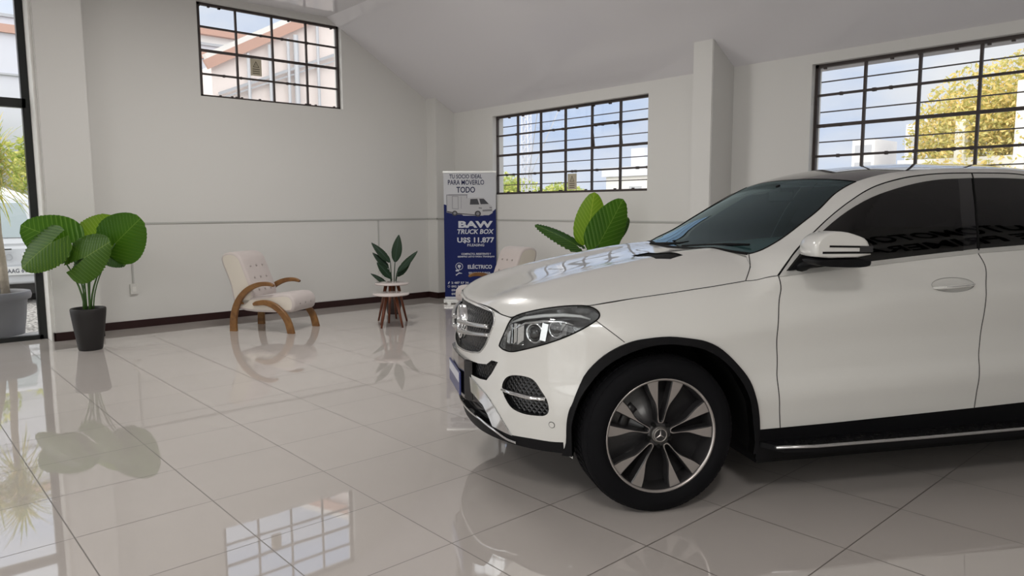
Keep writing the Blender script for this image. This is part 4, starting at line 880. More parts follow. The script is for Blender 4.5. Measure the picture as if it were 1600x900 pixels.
# in the rotated frame local +x = rearward; the side facing the camera is local -y, so w maps to -y
def L(u,w_,z): return (u,-w_,z)
def solve_ray(o,d,r_out,r_in,F=None):
    """o,d (n,3): first surface coming in from r_out"""
    F=F or F_all
    lo=np.full(len(o),r_in,float); hi=np.full(len(o),r_out,float)
    # coarse march from outside
    K=70; found=np.zeros(len(o),bool); a=hi.copy(); b=lo.copy()
    for k in range(1,K+1):
        r=r_out+(r_in-r_out)*k/K; p=o+d*r; f=F(p[:,0],p[:,1],p[:,2])
        m=(~found)&(f>0); b[m]=r; a[m]=r_out+(r_in-r_out)*(k-1)/K; found|=m
    for _ in range(22):
        mid=(a+b)/2; p=o+d*mid[:,None]; f=F(p[:,0],p[:,1],p[:,2]); pos=f>0
        b=np.where(pos,mid,b); a=np.where(pos,a,mid)
    return o+d*b[:,None]
def grad(P,F=None):
    F=F or F_all; e=2e-3; g=np.zeros_like(P)
    for i in range(3):
        q=P.copy(); q[:,i]+=e; s=P.copy(); s[:,i]-=e; g[:,i]=F(q[:,0],q[:,1],q[:,2])-F(s[:,0],s[:,1],s[:,2])
    n=-g; n/=np.linalg.norm(n,axis=1)[:,None]+1e-12; return n
WP,RP=.8,2.6
def pr_wrap(q):   # q=(s,z), s=angle
    a=q[:,0]; o=np.stack([np.full(len(q),WP),np.zeros(len(q)),q[:,1]],1); d=np.stack([-np.cos(a),np.sin(a),np.zeros(len(q))],1); return solve_ray(o,d,2.2,.25)
def pr_rear(q):
    a=q[:,0]; o=np.stack([np.full(len(q),RP),np.zeros(len(q)),q[:,1]],1); d=np.stack([np.cos(a),np.sin(a),np.zeros(len(q))],1); return solve_ray(o,d,2.2,.25)
def pr_side(q):
    o=np.stack([q[:,0],np.zeros(len(q)),q[:,1]],1); d=np.tile([0.,1.,0.],(len(q),1)); return solve_ray(o,d,1.2,.1)
def pr_top(q):
    o=np.stack([q[:,0],q[:,1],np.zeros(len(q))],1); d=np.tile([0.,0.,1.],(len(q),1)); return solve_ray(o,d,1.5,.5,F_low)
ZP=.9
def pr_cyl(q):    # (u, psi)
    a=q[:,1]; o=np.stack([q[:,0],np.zeros(len(q)),np.full(len(q),ZP)],1); d=np.stack([np.zeros(len(q)),np.cos(a),np.sin(a)],1); return solve_ray(o,d,1.3,.02)
def to_wrap(p): return (math.atan2(p[1],WP-p[0]),p[2])
def to_rear(p): return (math.atan2(p[1],p[0]-RP),p[2])
def to_side(p): return (p[0],p[2])
def to_top(p): return (p[0],p[1])
def to_cyl(p): return (p[0],math.atan2(p[2]-ZP,p[1]))
def dens(pts,step=.03,closed=True):
    out_=[]; n=len(pts)
    for i in range(n if closed else n-1):
        a=np.array(pts[i],float); b=np.array(pts[(i+1)%n],float); k=max(1,int(np.ceil(np.linalg.norm(b-a)/step)))
        for j in range(k): out_.append(tuple(a+(b-a)*j/k))
    if not closed: out_.append(tuple(pts[-1]))
    return out_
def inside(poly,P):
    x,y=P[:,0],P[:,1]; r=np.zeros(len(P),bool); n=len(poly); j=n-1
    for i in range(n):
        xi,yi=poly[i]; xj,yj=poly[j]
        c=((yi>y)!=(yj>y)); 
        with np.errstate(divide='ignore',invalid='ignore'): xx=(xj-xi)*(y-yi)/(yj-yi+1e-15)+xi
        r^=c&(x<xx); j=i
    return r
def partition(regions,proj,step,scale=(1,1)):
    """regions: ordered [(key, polygon2D)], first wins. returns {key:(tris as 3D idx), pts3D}"""
    verts=[];edges=[];
    for key,poly in regions:
        p=dens(poly,step*.8); i0=len(verts); verts+=p; edges+=[(i0+k,i0+(k+1)%len(p)) for k in range(len(p))]
    A=np.array(verts); mn=A.min(0); mx=A.max(0)
    gx=np.arange(mn[0]+step*.37,mx[0],step/scale[0]); gy=np.arange(mn[1]+step*.41,mx[1],step/scale[1])
    G=np.stack(np.meshgrid(gx,gy),-1).reshape(-1,2)
    G[1::2,0]+=0
    anyin=np.zeros(len(G),bool)
    for key,poly in regions: anyin|=inside(poly,G)
    # drop grid points too near to boundary points
    G=G[anyin]
    keep=np.ones(len(G),bool)
    for k in range(0,len(G),4000):
        d=((G[k:k+4000,None,:]-A[None])**2).sum(-1).min(1); keep[k:k+4000]=d>(step*.35)**2
    G=G[keep]
    V=[Vector(v) for v in A]+[Vector(v) for v in G]
    ov,oe,of,_,_,_=delaunay_2d_cdt(V,edges,[],0,1e-5)
    ov=np.array([[v.x,v.y] for v in ov]); T=np.array([f for f in of if len(f)==3])
    cen=ov[T].mean(1); a2=(ov[T[:,1]]-ov[T[:,0]]); b2=(ov[T[:,2]]-ov[T[:,0]]); ar=np.abs(a2[:,0]*b2[:,1]-a2[:,1]*b2[:,0])
    left=ar>1e-9; res={}
    P3=proj(ov); N3=grad(P3)
    for key,poly in regions:
        m=left&inside(poly,cen); left&=~m
        if key is None: continue
        res.setdefault(key,[]).append(T[m])
    return {k:np.concatenate(v) for k,v in res.items()},P3,N3
def make_mesh(name,pts,nrm,fc,mats,parent,thick):
    pts=[tuple(p) for p in pts]
    if thick>0:
        # rolled inner return so the panel is not paper thin
        n0=len(pts); cnt={}
        for f in fc:
            for i in range(3):
                e=(f[i],f[(i+1)%3]); cnt.setdefault((min(e),max(e)),[]).append(e)
        bd=[v[0] for v in cnt.values() if len(v)==1]
        ext=sorted({i for e in bd for i in e}); mp_={i:n0+k for k,i in enumerate(ext)}
        fc=fc+[[a_,mp_[a_],mp_[b_],b_][::-1] for a_,b_ in bd]
        pts=pts+[tuple(np.array(pts[i])-np.array(nrm[i])*thick) for i in ext]; nrm=list(nrm)+[nrm[i] for i in ext]
    me=bpy.data.meshes.new(name); me.from_pydata(pts,[],fc); me.update()
    for p in me.polygons: p.use_smooth=True
    me.normals_split_custom_set_from_vertices([Vector(n) for n in nrm])
    for m in (mats if isinstance(mats,list) else [mats]): me.materials.append(m)
    o=bpy.data.objects.new(name,me); C.objects.link(o); o.parent=parent; return o
def side_of(parent,i): return parent[min(i,len(parent)-1)] if isinstance(parent,(list,tuple)) else parent
def surf(name,tris,P3,N3,mat_,parent,off=0.0,thick=0.0,sides=(1,-1)):
    """body panel; returns [left, right] objects, or one object when the panel crosses the centre line"""
    used=np.unique(tris); idx={int(v):i for i,v in enumerate(used)}
    o_=off[used][:,None] if isinstance(off,np.ndarray) else off
    N=N3[used]; P=P3[used]+N*o_
    cross=np.abs(P3[used][:,1])<2e-3
    T=[]
    for t in tris:
        t=[idx[int(a)] for a in t]; n=np.cross(P[t[1]]-P[t[0]],P[t[2]]-P[t[0]]); T.append(t if n@N[t[0]]>0 else t[::-1])
    Pl=P*[1,-1,1]; Nl=N*[1,-1,1]; Tl=[t[::-1] for t in T]
    if cross.any() and len(sides)==2:
        k=len(P); mp_={}; ptsr=[]; nr=[]
        for i in range(k):
            if cross[i]: mp_[i]=i
            else: mp_[i]=k+len(ptsr); ptsr.append(P[i]); nr.append(N[i])
        for i in np.where(cross)[0]: Pl[i,1]=0; Nl[i,1]=0
        pts=list(Pl)+ptsr; nn=list(Nl)+nr
        return make_mesh(name,pts,nn,Tl+[[mp_[i] for i in t] for t in T],mat_,side_of(parent,0),thick)
    res=[]
    for i,sg in enumerate(sides):
        if sg>0: res.append(make_mesh(name,Pl,Nl,Tl,mat_,side_of(parent,0),thick))
        else: res.append(make_mesh(name,P,N,T,mat_,side_of(parent,1),thick))
    return res if len(res)>1 else res[0]
def crs(pts,closed=False,k=3):
    P=[np.array(p,float) for p in pts]; n=len(P); o=[]
    for i in range(n if closed else n-1):
        g=(lambda j:P[j%n]) if closed else (lambda j:P[min(max(j,0),n-1)])
        p0,p1,p2,p3=g(i-1),g(i),g(i+1),g(i+2)
        for j in range(k):
            t=j/k; o.append(tuple(.5*((2*p1)+(-p0+p2)*t+(2*p0-5*p1+4*p2-p3)*t*t+(-p0+3*p1-3*p2+p3)*t**3)))
    if not closed: o.append(tuple(P[-1]))
    return o
for k_ in ('arch_out','arch_in','ws_edge','gap','door_rear','door_front','glass_top','glass_bot','bump_low','skid_r'): TR[k_]=crs(TR[k_])
for k_ in ('fog','headlight'): TR[k_]=crs(TR[k_],True)
t3=lambda k:[tuple(p) for p in TR[k]]
def rib(name,pts3,width,parent,m=GAP,off=.0012,F=None,smooth=True):
    """thin dark strip lying on the surface along a 3D polyline (car coords)"""
    P=np.array(dens(pts3,.02,False)); 
    # snap to surface by newton along gradient
    for _ in range(4):
        f=(F or F_all)(P[:,0],P[:,1],P[:,2]); n=grad(P,F); P=P+n*np.clip(f,-.02,.02)[:,None]
    if smooth and len(P)>6:
        for _ in range(3): P[1:-1]=(P[:-2]+2*P[1:-1]+P[2:])/4
        for _ in range(3):
            f=(F or F_all)(P[:,0],P[:,1],P[:,2]); n=grad(P,F); P=P+n*np.clip(f,-.02,.02)[:,None]
    N=grad(P,F); D=np.gradient(P,axis=0); D/=np.linalg.norm(D,axis=1)[:,None]+1e-9; S=np.cross(D,N); S/=np.linalg.norm(S,axis=1)[:,None]+1e-9
    runs=[(0,1),(1,-1)]
    if abs(P[0][1])<2e-3:      # crosses the centre line: one continuous strip
        f_=lambda A,v: np.concatenate([(A*v)[::-1],A[1:]])
        m_=np.array([1,-1,1.]); P=f_(P,m_); N=f_(N,m_); S=np.cross(np.gradient(P,axis=0),N); S/=np.linalg.norm(S,axis=1)[:,None]+1e-9; runs=[(0,1)]
    res=[]
    for i_,sg in runs:
        bm=bmesh.new(); prev=None
        for p,s,n in zip(P,S,N):
            ring=[]
            for k,h in ((-.5,0),(-.35,off),(.35,off),(.5,0)):
                q=p+s*width*k+n*(h if off>0.002 else off); ring.append(bm.verts.new((q[0],-q[1]*sg,q[2])))
            if prev:
                for i in range(3): bm.faces.new((prev[i],prev[i+1],ring[i+1],ring[i]))
            prev=ring
        recalc(bm); res.append(finish(name,bm,m,side_of(parent,i_),smooth=True))
    return res
# ---- front: fascia, lamps, fenders ----
hf=t3('hood_front'); hf=[(-.781,0,.957),(-.776,.16,.959),(-.758,.302,.962),(-.735,.42,.960),(-.715,.50,.950),(-.695,.57,.940)]
hl_top=t3('headlight')[2:10]   # (-.658,.639,.932) ... to the rear tip
hl=t3('headlight')
hood_edge=hf+[(-.672,.615,.936)]+t3('headlight')[6:19]+t3('hood_side')[1:]
fen_top=t3('hood_side')+[(.55,.874,1.117),(.619,.909,1.133)]
door_f=[(.619,.909,1.133),(.625,.905,1.08)]+t3('door_front')
arch_o=t3('arch_out'); arch_i=t3('arch_in')
def CW(p): return to_wrap(p)
bottom=[(-.775,0,.27),(-.755,.30,.27),(-.70,.47,.275),(-.62,.62,.28),(-.52,.76,.285),(-.45,.83,.29)]
W=[ ]
hole=[CW(p) for p in arch_i]+[CW((.49,.935,.25)),CW((.46,.93,.18)),CW((-.40,.82,.18)),CW((-.414,.85,.28))]
clad=[CW(p) for p in arch_o]+[CW((.515,.95,.30)),CW((.515,.95,.255)),CW((.47,.94,.255)),CW((-.42,.83,.285)),CW((-.451,.82,.285))]
fog=[CW(p) for p in TR['fog']]; lamp=[CW(p) for p in hl]
def zc(z,w0=0.0): return (0.0,z)
gup=[(0.0,.948)]+[CW((-.77,.16,.950)),CW((-.75,.34,.950))]+[CW(p) for p in TR['grille_up'][2:9]]+[CW((-.80,.33,.708)),CW((-.826,.15,.690)),(0.0,.683)]
gmid=[(0.0,.648)]+[CW(p) for p in TR['grille_mid'][:9]]+[CW((-.831,.116,.585)),(0.0,.583)]
glow=[(0.0,.50)]+[CW((-.814,.23,.492)),CW((-.79,.33,.475)),CW((-.762,.42,.445)),CW((-.745,.46,.40)),CW((-.728,.485,.345)),CW((-.755,.40,.345)),CW((-.78,.30,.355)),CW((-.80,.15,.36)),(0.0,.36)]
skid=[(0.0,.585)]+[CW((-.83,.24,.575)),CW((-.80,.34,.555))]+[CW(p) for p in TR['skid_r'][3:]]+[CW((-.62,.652,.285)),CW((-.665,.57,.288)),CW((-.71,.505,.318)),CW((-.77,.353,.330)),(0.0,.335)]
lip=[(0.0,.36)]+[CW((-.77,.353,.352)),CW((-.71,.505,.345)),CW(TR['bump_low'][0])]+[CW(p) for p in TR['bump_low'][1:]]+[CW(p) for p in ((-.452,.838,.353),)]+[CW(p) for p in bottom[::-1]]
fender=[CW(p) for p in TR['bump_fend']]+[CW((-.18,.968,.85)),CW((-.18,.968,.60)),CW((.0,.97,.4)),CW((.45,.97,.3)),CW((.515,.954,.379)),CW((.628,.952,.381))]+[CW(p) for p in door_f[::-1]]+[CW(p) for p in fen_top[::-1]]+[CW(p) for p in hl[19:28]]
body=[(0.0,.957)]+[CW(p) for p in hood_edge[1:]]+[CW(p) for p in fen_top[-2:]]+[CW(p) for p in door_f]+[CW((.515,.954,.379)),CW((.515,.955,.30))]+[CW(p) for p in ((.3,.95,.22),(-.3,.85,.22))]+[CW(p) for p in bottom[::-1]]
regs=[(None,hole),('clad',clad),('fog',fog),('lamp',lamp),('gup',gup),('gmid',gmid),('glow',glow),('lipf',lip),('skid',skid),('fender',fender),('bumper',body)]
R,P3,N3=partition(regs,pr_wrap,.024)
fb_=surf('front_bumper',R['bumper'],P3,N3,PAINT,car,thick=.02)
surf('front_fender',R['fender'],P3,N3,PAINT,car,thick=.02)
surf('arch_cladding',R['clad'],P3,N3,CLAD,car,off=.010,thick=.05)
surf('lower_lip',R['lipf'],P3,N3,CLAD,car,off=-.004,thick=.03)
surf('skid_plate',R['skid'],P3,N3,CHROME,fb_,off=.006,thick=.02)
lens=surf('headlight',R['lamp'],P3,N3,LENS,car,off=.001)
def recess(name,key,depth,m,parent,rim=None,RR=None,PP=None,NN=None):
    RR=RR or R; PP=P3 if PP is None else PP; NN=N3 if NN is None else NN
    tris=RR[key]; o=surf(name,tris,PP,NN,m,parent,off=-depth)
    e={}
    for t in tris:
        for i in range(3):
            a,b=int(t[i]),int(t[(i+1)%3]); e[(min(a,b),max(a,b))]=e.get((min(a,b),max(a,b)),0)+1
    bd=[k for k,v in e.items() if v==1]
    single=not isinstance(o,list); bm=bmesh.new() if single else None
    for i_,sg in enumerate((1,-1)):
        if not single: bm=bmesh.new()
        for a,b in bd:
            if abs(PP[a][1])<2e-3 and abs(PP[b][1])<2e-3: continue
            q=[PP[a],PP[b],PP[b]-NN[b]*depth,PP[a]-NN[a]*depth]
            bm.faces.new([bm.verts.new((p[0],-p[1]*sg,p[2])) for p in q])
        if not single or sg<0:
            bmesh.ops.remove_doubles(bm,verts=bm.verts,dist=1e-5); recalc(bm); finish('opening_rim',bm,rim or CLAD,side_of(o,i_))
    return o
fogp=recess('fog_vent','fog',.030,MESHM,fb_); g1=recess('radiator_grille','gup',.035,MESHM,car,GLOSSB); recess('lower_grille','gmid',.030,MESHM,fb_); recess('lower_grille','glow',.03,grille_mat('lower_mesh',24,.2),fb_)
hous=recess('headlight_housing','lamp',.085,mat('lamp_housing',(.13,.13,.135),.25,metal=.6),lens,SILVER)
# ---- hood ----
cowl=[(.604,.66),(.585,.60),(.54,.50),(.50,.30),(.475,.12),(.468,0)]
he2=[(p[0],p[1]) for p in hood_edge]
hoodp=he2+[(.55,.77)]+cowl
vent=[(p[0],p[1]) for p in TR['ventr']]; vent=[(.165,.13),(.275,.12),(.30,.52),(.215,.55),(.155,.50)]
R2,Pt,Nt=partition([('vent',vent),('hood',[(p[0],max(p[1],0)) for p in hoodp])],pr_top,.022)
hood=surf('hood',R2['hood'],Pt,Nt,PAINT,car,thick=.015)
vv=surf('hood_vent',R2['vent'],Pt,Nt,DARKP,hood,off=-.008,sides=(1,))
surf('hood_infill',R2['vent'],Pt,Nt,PAINT,hood,sides=(-1,))
# ---- greenhouse ----
CY=to_cyl
wse=t3('ws_edge')
wt=[(1.297,.563,1.603),(1.285,.42,1.618),(1.274,.274,1.628),(1.27,.12,1.634)]
ws=[(.468,PI/2)]+[CY((.475,.12,1.215)),CY((.50,.30,1.212)),CY((.54,.50,1.208))]+[CY(p) for p in wse]+[CY(p) for p in wt[1:]]+[(1.268,PI/2)]
psr=CY(wt[0])[1]
roofr=[(1.268,PI/2)]+[CY(p) for p in wt[::-1]]+[(1.5,psr+.01),(2.0,psr+.02),(2.65,psr+.02),(2.65,PI/2)]
rearw=[(2.72,PI/2),(2.72,psr+.02),(3.3,psr-.02),(3.62,psr-.12),(3.70,psr-.02),(3.74,PI/2)]
gapl=[CY(p) for p in TR['gap']]+[CY((2.7,.69,1.585)),CY((3.1,.73,1.48)),CY((3.45,.78,1.34))]
blt=[CY(p) for p in TR['belt']]+[CY((2.6,.885,1.252)),CY((3.1,.875,1.265)),CY((3.45,.86,1.27))]
gt=[CY(p) for p in TR['glass_top']]+[CY((2.7,.715,1.55)),CY((3.05,.76,1.45)),CY((3.25,.82,1.33))]
gb=[CY(p) for p in TR['glass_bot']]+[CY((2.6,.875,1.277)),CY((3.0,.87,1.29))]
fglass=[q for q in gt if q[0]<=1.828]+[CY(p) for p in TR['bp'][1:]]+[q for q in gb if q[0]<=1.70][::-1][:-1]
rglass=[q for q in gt if q[0]>=1.925]+[q for q in gb if q[0]>=1.80][::-1]+[CY(TR['bp2'][1])]
pillar=gt[:]+gb[::-1]
trim=gapl+blt[::-1]
allg=[(.468,PI/2),CY((.475,.12,1.215)),CY((.50,.30,1.212)),CY((.54,.50,1.208)),CY((.585,.63,1.20)),CY((.55,.77,1.165)),CY((.479,.848,1.105)),CY((.55,.874,1.117)),CY((.619,.909,1.133))]+blt[1:]+[CY((3.9,.80,1.20)),(3.98,PI*.3),(3.99,PI/2)]
regs=[('fglass',fglass),('rglass',rglass),('ws',ws),('roofg',roofr),('rearw',rearw),('pillar',pillar),('trim',trim),('rail',allg)]
R3,Pg,Ng=partition(regs,pr_cyl,.026)
body_side=surf('roof_rail',R3['rail'],Pg,Ng,PAINT,car,thick=.01)
surf('windscreen',R3['ws'],Pg,Ng,WSG,car)
surf('roof_panel',R3['roofg'],Pg,Ng,GLOSSB,car)
surf('rear_window',R3['rearw'],Pg,Ng,SDG,car)
SATIN=mat('window_trim',(.55,.55,.53),.3,metal=.4)
surf('window_trim',R3['trim'],Pg,Ng,SATIN,car,off=.003,thick=.01)
surf('door_pillar_trim',R3['pillar'],Pg,Ng,GLOSSB,car,off=.001)
surf('front_door_window',R3['fglass'],Pg,Ng,SDG,car,off=.002)
surf('rear_door_window',R3['rglass'],Pg,Ng,SDG,car,off=.002)
# ---- doors and quarter ----
SD=to_side
beltp=[SD(p) for p in TR['belt']]
sill=TR['sill']
fd=[SD(p) for p in door_f]+[SD(p) for p in sill[2:5]]+[SD(p) for p in TR['door_rear'][::-1]]+beltp[:4][::-1]
dr=[SD(p) for p in TR['door_rear']]
rd=[(1.796,1.22)]+dr[1:]+[(2.10,.415),(2.42,.42),(2.47,.62),(2.62,.83),(2.78,.93),(2.80,1.10),(2.84,1.262)]+[SD((2.6,0,1.252)),(2.094,1.234)]
fd=[SD(p) for p in door_f]+[SD(p) for p in sill[2:4]]+dr[::-1][:-1]+[(1.796,1.22)]+beltp[1:4][::-1]
rock=[(.515,.379)]+[SD(p) for p in sill[1:]]+[(2.42,.42),(2.48,.38),(2.48,.22),(.515,.22)]
def hel(u0,k=1.0): return [(u0+.13+.132*k*math.cos(a),1.066+(u0-1.46)*.03+.036*k*math.sin(a)) for a in np.linspace(0,2*PI,30,endpoint=False)]
HU=(1.46,2.40)
R4,Ps,Ns=partition([('h1',hel(HU[0])),('h2',hel(HU[1])),('rock',rock),('fd',fd),('rd',rd)],pr_side,.028)
fdoor=surf('front_door',R4['fd'],Ps,Ns,PAINT,car,thick=.02)
rdoor=surf('rear_door',R4['rd'],Ps,Ns,PAINT,car,thick=.02)
for key,u0,dd in (('h1',HU[0],fdoor),('h2',HU[1],rdoor)):
    rho=((Ps[:,0]-u0-.13)/.132)**2+((Ps[:,2]-1.066-(u0-1.46)*.03)/.036)**2
    surf('handle_recess',R4[key],Ps,Ns*0+np.array([0,.88,.47]) if False else Ns,PAINT,dd,off=-.022*np.clip(1-rho,0,1)**.6)
surf('rocker_panel',R4['rock'],Ps,Ns,CLAD,car,off=-.006,thick=.02)
# rear quarter wrap
RW=to_rear; cu=2.915
ah=[]; ao=[]
for k in range(0,25):
    a=PI*(1.12-1.24*k/24); 
    for lst,r in ((ah,.415),(ao,.455)):
        u_=cu+r*math.cos(a); z_=.39+r*1.02*math.sin(a); p=pr_side(np.array([[u_,z_]]))[0]; lst.append(RW(p))
rearb=[RW((2.42,.955,.42)),RW((2.47,.96,.62)),RW((2.62,.96,.83)),RW((2.78,.96,.93)),RW((2.80,.93,1.10)),RW((2.84,.88,1.262)),RW((3.1,.875,1.265)),RW((3.45,.86,1.27)),RW((3.7,.78,1.24)),RW((3.88,.6,1.22)),RW((3.96,.3,1.215)),(0.0,1.21),(0.0,.28),RW((3.7,.8,.28)),RW((3.3,.9,.26)),RW((2.5,.93,.26))]
lampr=[(0.0,1.03),(.30,1.03),(.62,1.02),(.68,.97),(.62,.93),(.3,.95),(0.0,.96)]
lowr=[(0.0,.55),(.45,.55),(.60,.42),(.66,.24),(0.0,.24)]
R5,Pr,Nr=partition([(None,ah+[RW((3.3,.9,.2)),RW((2.5,.93,.2))]),('clad',ao+[RW((3.37,.9,.2)),RW((2.45,.93,.2))]),('lamp',lampr),('low',lowr),('q',rearb)],pr_rear,.035)
surf('rear_quarter',R5['q'],Pr,Nr,PAINT,car,thick=.02); surf('rear_arch_cladding',R5['clad'],Pr,Nr,CLAD,car,off=.01,thick=.05); surf('tail_lamp',R5['lamp'],Pr,Nr,RED,car,off=.004); surf('rear_diffuser',R5['low'],Pr,Nr,CLAD,car,off=.003)
# wheel wells, floor pan
def well(curve3,name,cu_):
    for sg in (1,-1):
        bm=bmesh.new(); prev=None; ring=[]
        for p in curve3:
            a=bm.verts.new((p[0],-sg*(p[1]+.006),p[2])); b=bm.verts.new((p[0]+(p[0]-cu_)*.04,-sg*.50,p[2]+.02)); ring.append(b)
            if prev: bm.faces.new((prev[0],a,b,prev[1]))
            prev=(a,b)
        bm.faces.new(ring); recalc(bm); finish(name,bm,DARKP,car)
well([(-.41,.84,.285)]+arch_i+[(.495,.935,.26)],'front_wheel_well',0)
rc=[tuple(p) for p in [pr_side(np.array([[cu+.415*math.cos(PI*(1.12-1.24*k/24)),.39+.415*1.02*math.sin(PI*(1.12-1.24*k/24))]]))[0] for k in range(25)]]
well(rc,'rear_wheel_well',cu)
bm=bmesh.new(); box(bm,-.50,3.7,-.49,.49,.24,.30); box(bm,.52,2.42,-.93,.93,.20,.30); finish('underbody',bm,DARKP,car)
# ---- shut lines ----
g=.0045
rib('panel_gap',hood_edge[5:],g,hood)
rib('panel_gap',[hood_edge[4],hood_edge[5],(-.672,.615,.936),hl[6]],g*1.1,hood)
rib('panel_gap',[(-.781,.0,.957)]+hf[1:],g,hood)
rib('panel_gap',[(.479,.848,1.105),(.55,.77,1.165),(.604,.66,1.224)],g,hood)
rib('panel_gap',fen_top[4:],g*.9,fdoor)
rib('panel_gap',TR['bump_fend'],g*.8,fb_)
rib('panel_gap',door_f,g*1.1,fdoor)
rib('panel_gap',[(1.796,.894,1.22)]+t3('door_rear')[1:],g*1.1,rdoor)
rib('window_seal',t3('gap'),.011,body_side,m=DARKP,off=.004)
rib('window_seal',[(1.941,.672,1.645),(1.90,.73,1.56),(1.845,.82,1.40),(1.80,.888,1.235)],.006,rdoor,m=DARKP,off=.0075,smooth=False)
rib('windscreen_seal',[(.604,.66,1.224)]+t3('ws_edge')[1:],.010,body_side,m=DARKP,off=.003)
rib('windscreen_seal',[(.604,.66,1.224),(.54,.50,1.215),(.50,.30,1.215),(.47,0,1.218)],.03,body_side,m=DARKP,off=.003)
rib('roof_gap',[(1.268,0,1.634)]+wt[::-1],.008,body_side,m=DARKP,off=.002)
rib('grille_surround',[(-.78,.0,.95),(-.77,.16,.952),(-.75,.34,.952)]+t3('grille_up')[2:9]+[(-.80,.33,.705),(-.826,.15,.688),(-.835,0,.680)],.008,g1,m=SILVER,off=.004)
# ---- grille bars and star ----
def star_badge(parent,center,R_,axis_u=True,th=.012,disc=GLOSSB,mm=CHROME,n=Vector((-1,0,0)),upv=Vector((0,0,1))):
    s=n.cross(upv).normalized(); up_=s.cross(n).normalized(); c=Vector(center)
    def P(a,b,h): return c+s*a+up_*b+n*h
    bm=bmesh.new(); N_=44; prof=[(R_*.86,.0),(R_*.86,th*.6),(R_*.90,th),(R_*.97,th),(R_,th*.5),(R_,-.004)]
    rings=[[bm.verts.new(P(r*math.cos(2*PI*k/N_),r*math.sin(2*PI*k/N_),h)) for k in range(N_)] for r,h in prof]
    for a,b in zip(rings,rings[1:]):
        for k in range(N_): bm.faces.new((a[k],a[(k+1)%N_],b[(k+1)%N_],b[k])).smooth=True
    cv=bm.verts.new(P(0,0,th*.95))
    for k in range(3):
        a=PI/2+2*PI*k/3; tip=P(R_*.9*math.cos(a),R_*.9*math.sin(a),th*.35); l=P(R_*.13*math.cos(a-PI/3),R_*.13*math.sin(a-PI/3),th*.3); r=P(R_*.13*math.cos(a+PI/3),R_*.13*math.sin(a+PI/3),th*.3)
        tv,lv,rv=bm.verts.new(tip),bm.verts.new(l),bm.verts.new(r); bm.faces.new((cv,lv,tv)); bm.faces.new((cv,tv,rv))
    recalc(bm); st_=finish('star_emblem',bm,mm,parent)
    bm=bmesh.new(); rings=[[bm.verts.new(P(r*math.cos(2*PI*k/N_),r*math.sin(2*PI*k/N_),h)) for k in range(N_)] for r,h in ((R_*.88,.001),(.0001,.001))]
    for k in range(N_): bm.faces.new((rings[0][k],rings[0][(k+1)%N_],rings[1][(k+1)%N_],rings[1][k]))
    bmesh.ops.remove_doubles(bm,verts=bm.verts,dist=.0005); recalc(bm); finish('emblem_disc',bm,disc,parent); return st_
star_badge(g1,(-.812,0,.825),.098,th=.016)
bm=bmesh.new(); lathe(bm,[(.092,-.77),(.10,-.812),(.092,-.814)],36,(0,0,0),axis='y'); bm2=bm
for v in bm.verts: x,y,z=v.co; v.co=(y,x,z+.825)
recalc(bm); finish('emblem_mount',bm,SILVER,g1)
for sg in (1,-1):
    for dz in (.028,-.028):
        bm=bmesh.new(); pts=[]
        for k in range(12):
            t=k/11; w_=.085+t*(.495-.085); base=pr_wrap(np.array([to_wrap((-.83+.25*w_*w_,w_,.82))]))[0]; z=.812+.035*t
            pts.append((base[0]+.002-.012*(1-t),-sg*w_,z+dz*(1.0-.25*t)))
        tube(bm,pts,[.016]*12,8,flat=.75); finish('grille_bar',bm,SILVER,g1)
# ---- fog vent blade, sensor, plate ----
for sg in (1,-1):
    bm=bmesh.new(); tube(bm,[(p[0]-.004,-sg*(p[1]+.006),p[2]+.002) for p in TR['blade']],[.010,.014,.015,.011],8,flat=.8); finish('chrome_blade',bm,CHROME,side_of(fogp,0 if sg>0 else 1))
    p=TR['sensor'][0]; n=grad(np.array([p]))[0]; c=Vector((p[0],-sg*p[1],p[2])); nn=Vector((n[0],-sg*n[1],n[2]))
    bm=bmesh.new(); tube(bm,[c-nn*.004,c+nn*.002],[.0145,.0135],18); finish('parking_sensor',bm,PAINT,fb_)
    bm=bmesh.new(); q=nn.to_track_quat('Z','Y').to_matrix(); lathe(bm,[(.0125,.0),(.0145,.003),(.0165,.0)],24)
    for v in bm.verts: v.co=c+q@v.co
    finish('sensor_ring',bm,GAP,fb_)
bm=bmesh.new(); prism(bm,[(-.838,-.245),(-.850,-.10),(-.850,.10),(-.838,.245),(-.80,.30),(-.80,-.30)],lambda a,b,d:(a,b,d),.43,.655); recalc(bm); bmesh.ops.bevel(bm,geom=bm.edges[:],offset=.006,segments=2,affect='EDGES'); plh=finish('plate_holder',bm,GLOSSB,fb_)
bm=bmesh.new(); box(bm,-.861,-.851,-.205,.205,.445,.575,bev=.003); lp=finish('dealer_plate',bm,mat('dealer_plate_blue',(.035,.045,.15),.3),plh)
bm=bmesh.new(); box(bm,-.8625,-.861,-.19,.19,.515,.565); finish('plate_band',bm,mat('dealer_plate_pale',(.55,.56,.62),.35),lp)
# lip chrome line
rib('chrome_line',[(-.80,0,.352),(-.795,.15,.352),(-.773,.353,.350),(-.713,.504,.322),(-.673,.57,.30),(-.64,.632,.296)],.012,fb_,m=CHROME,off=.006)
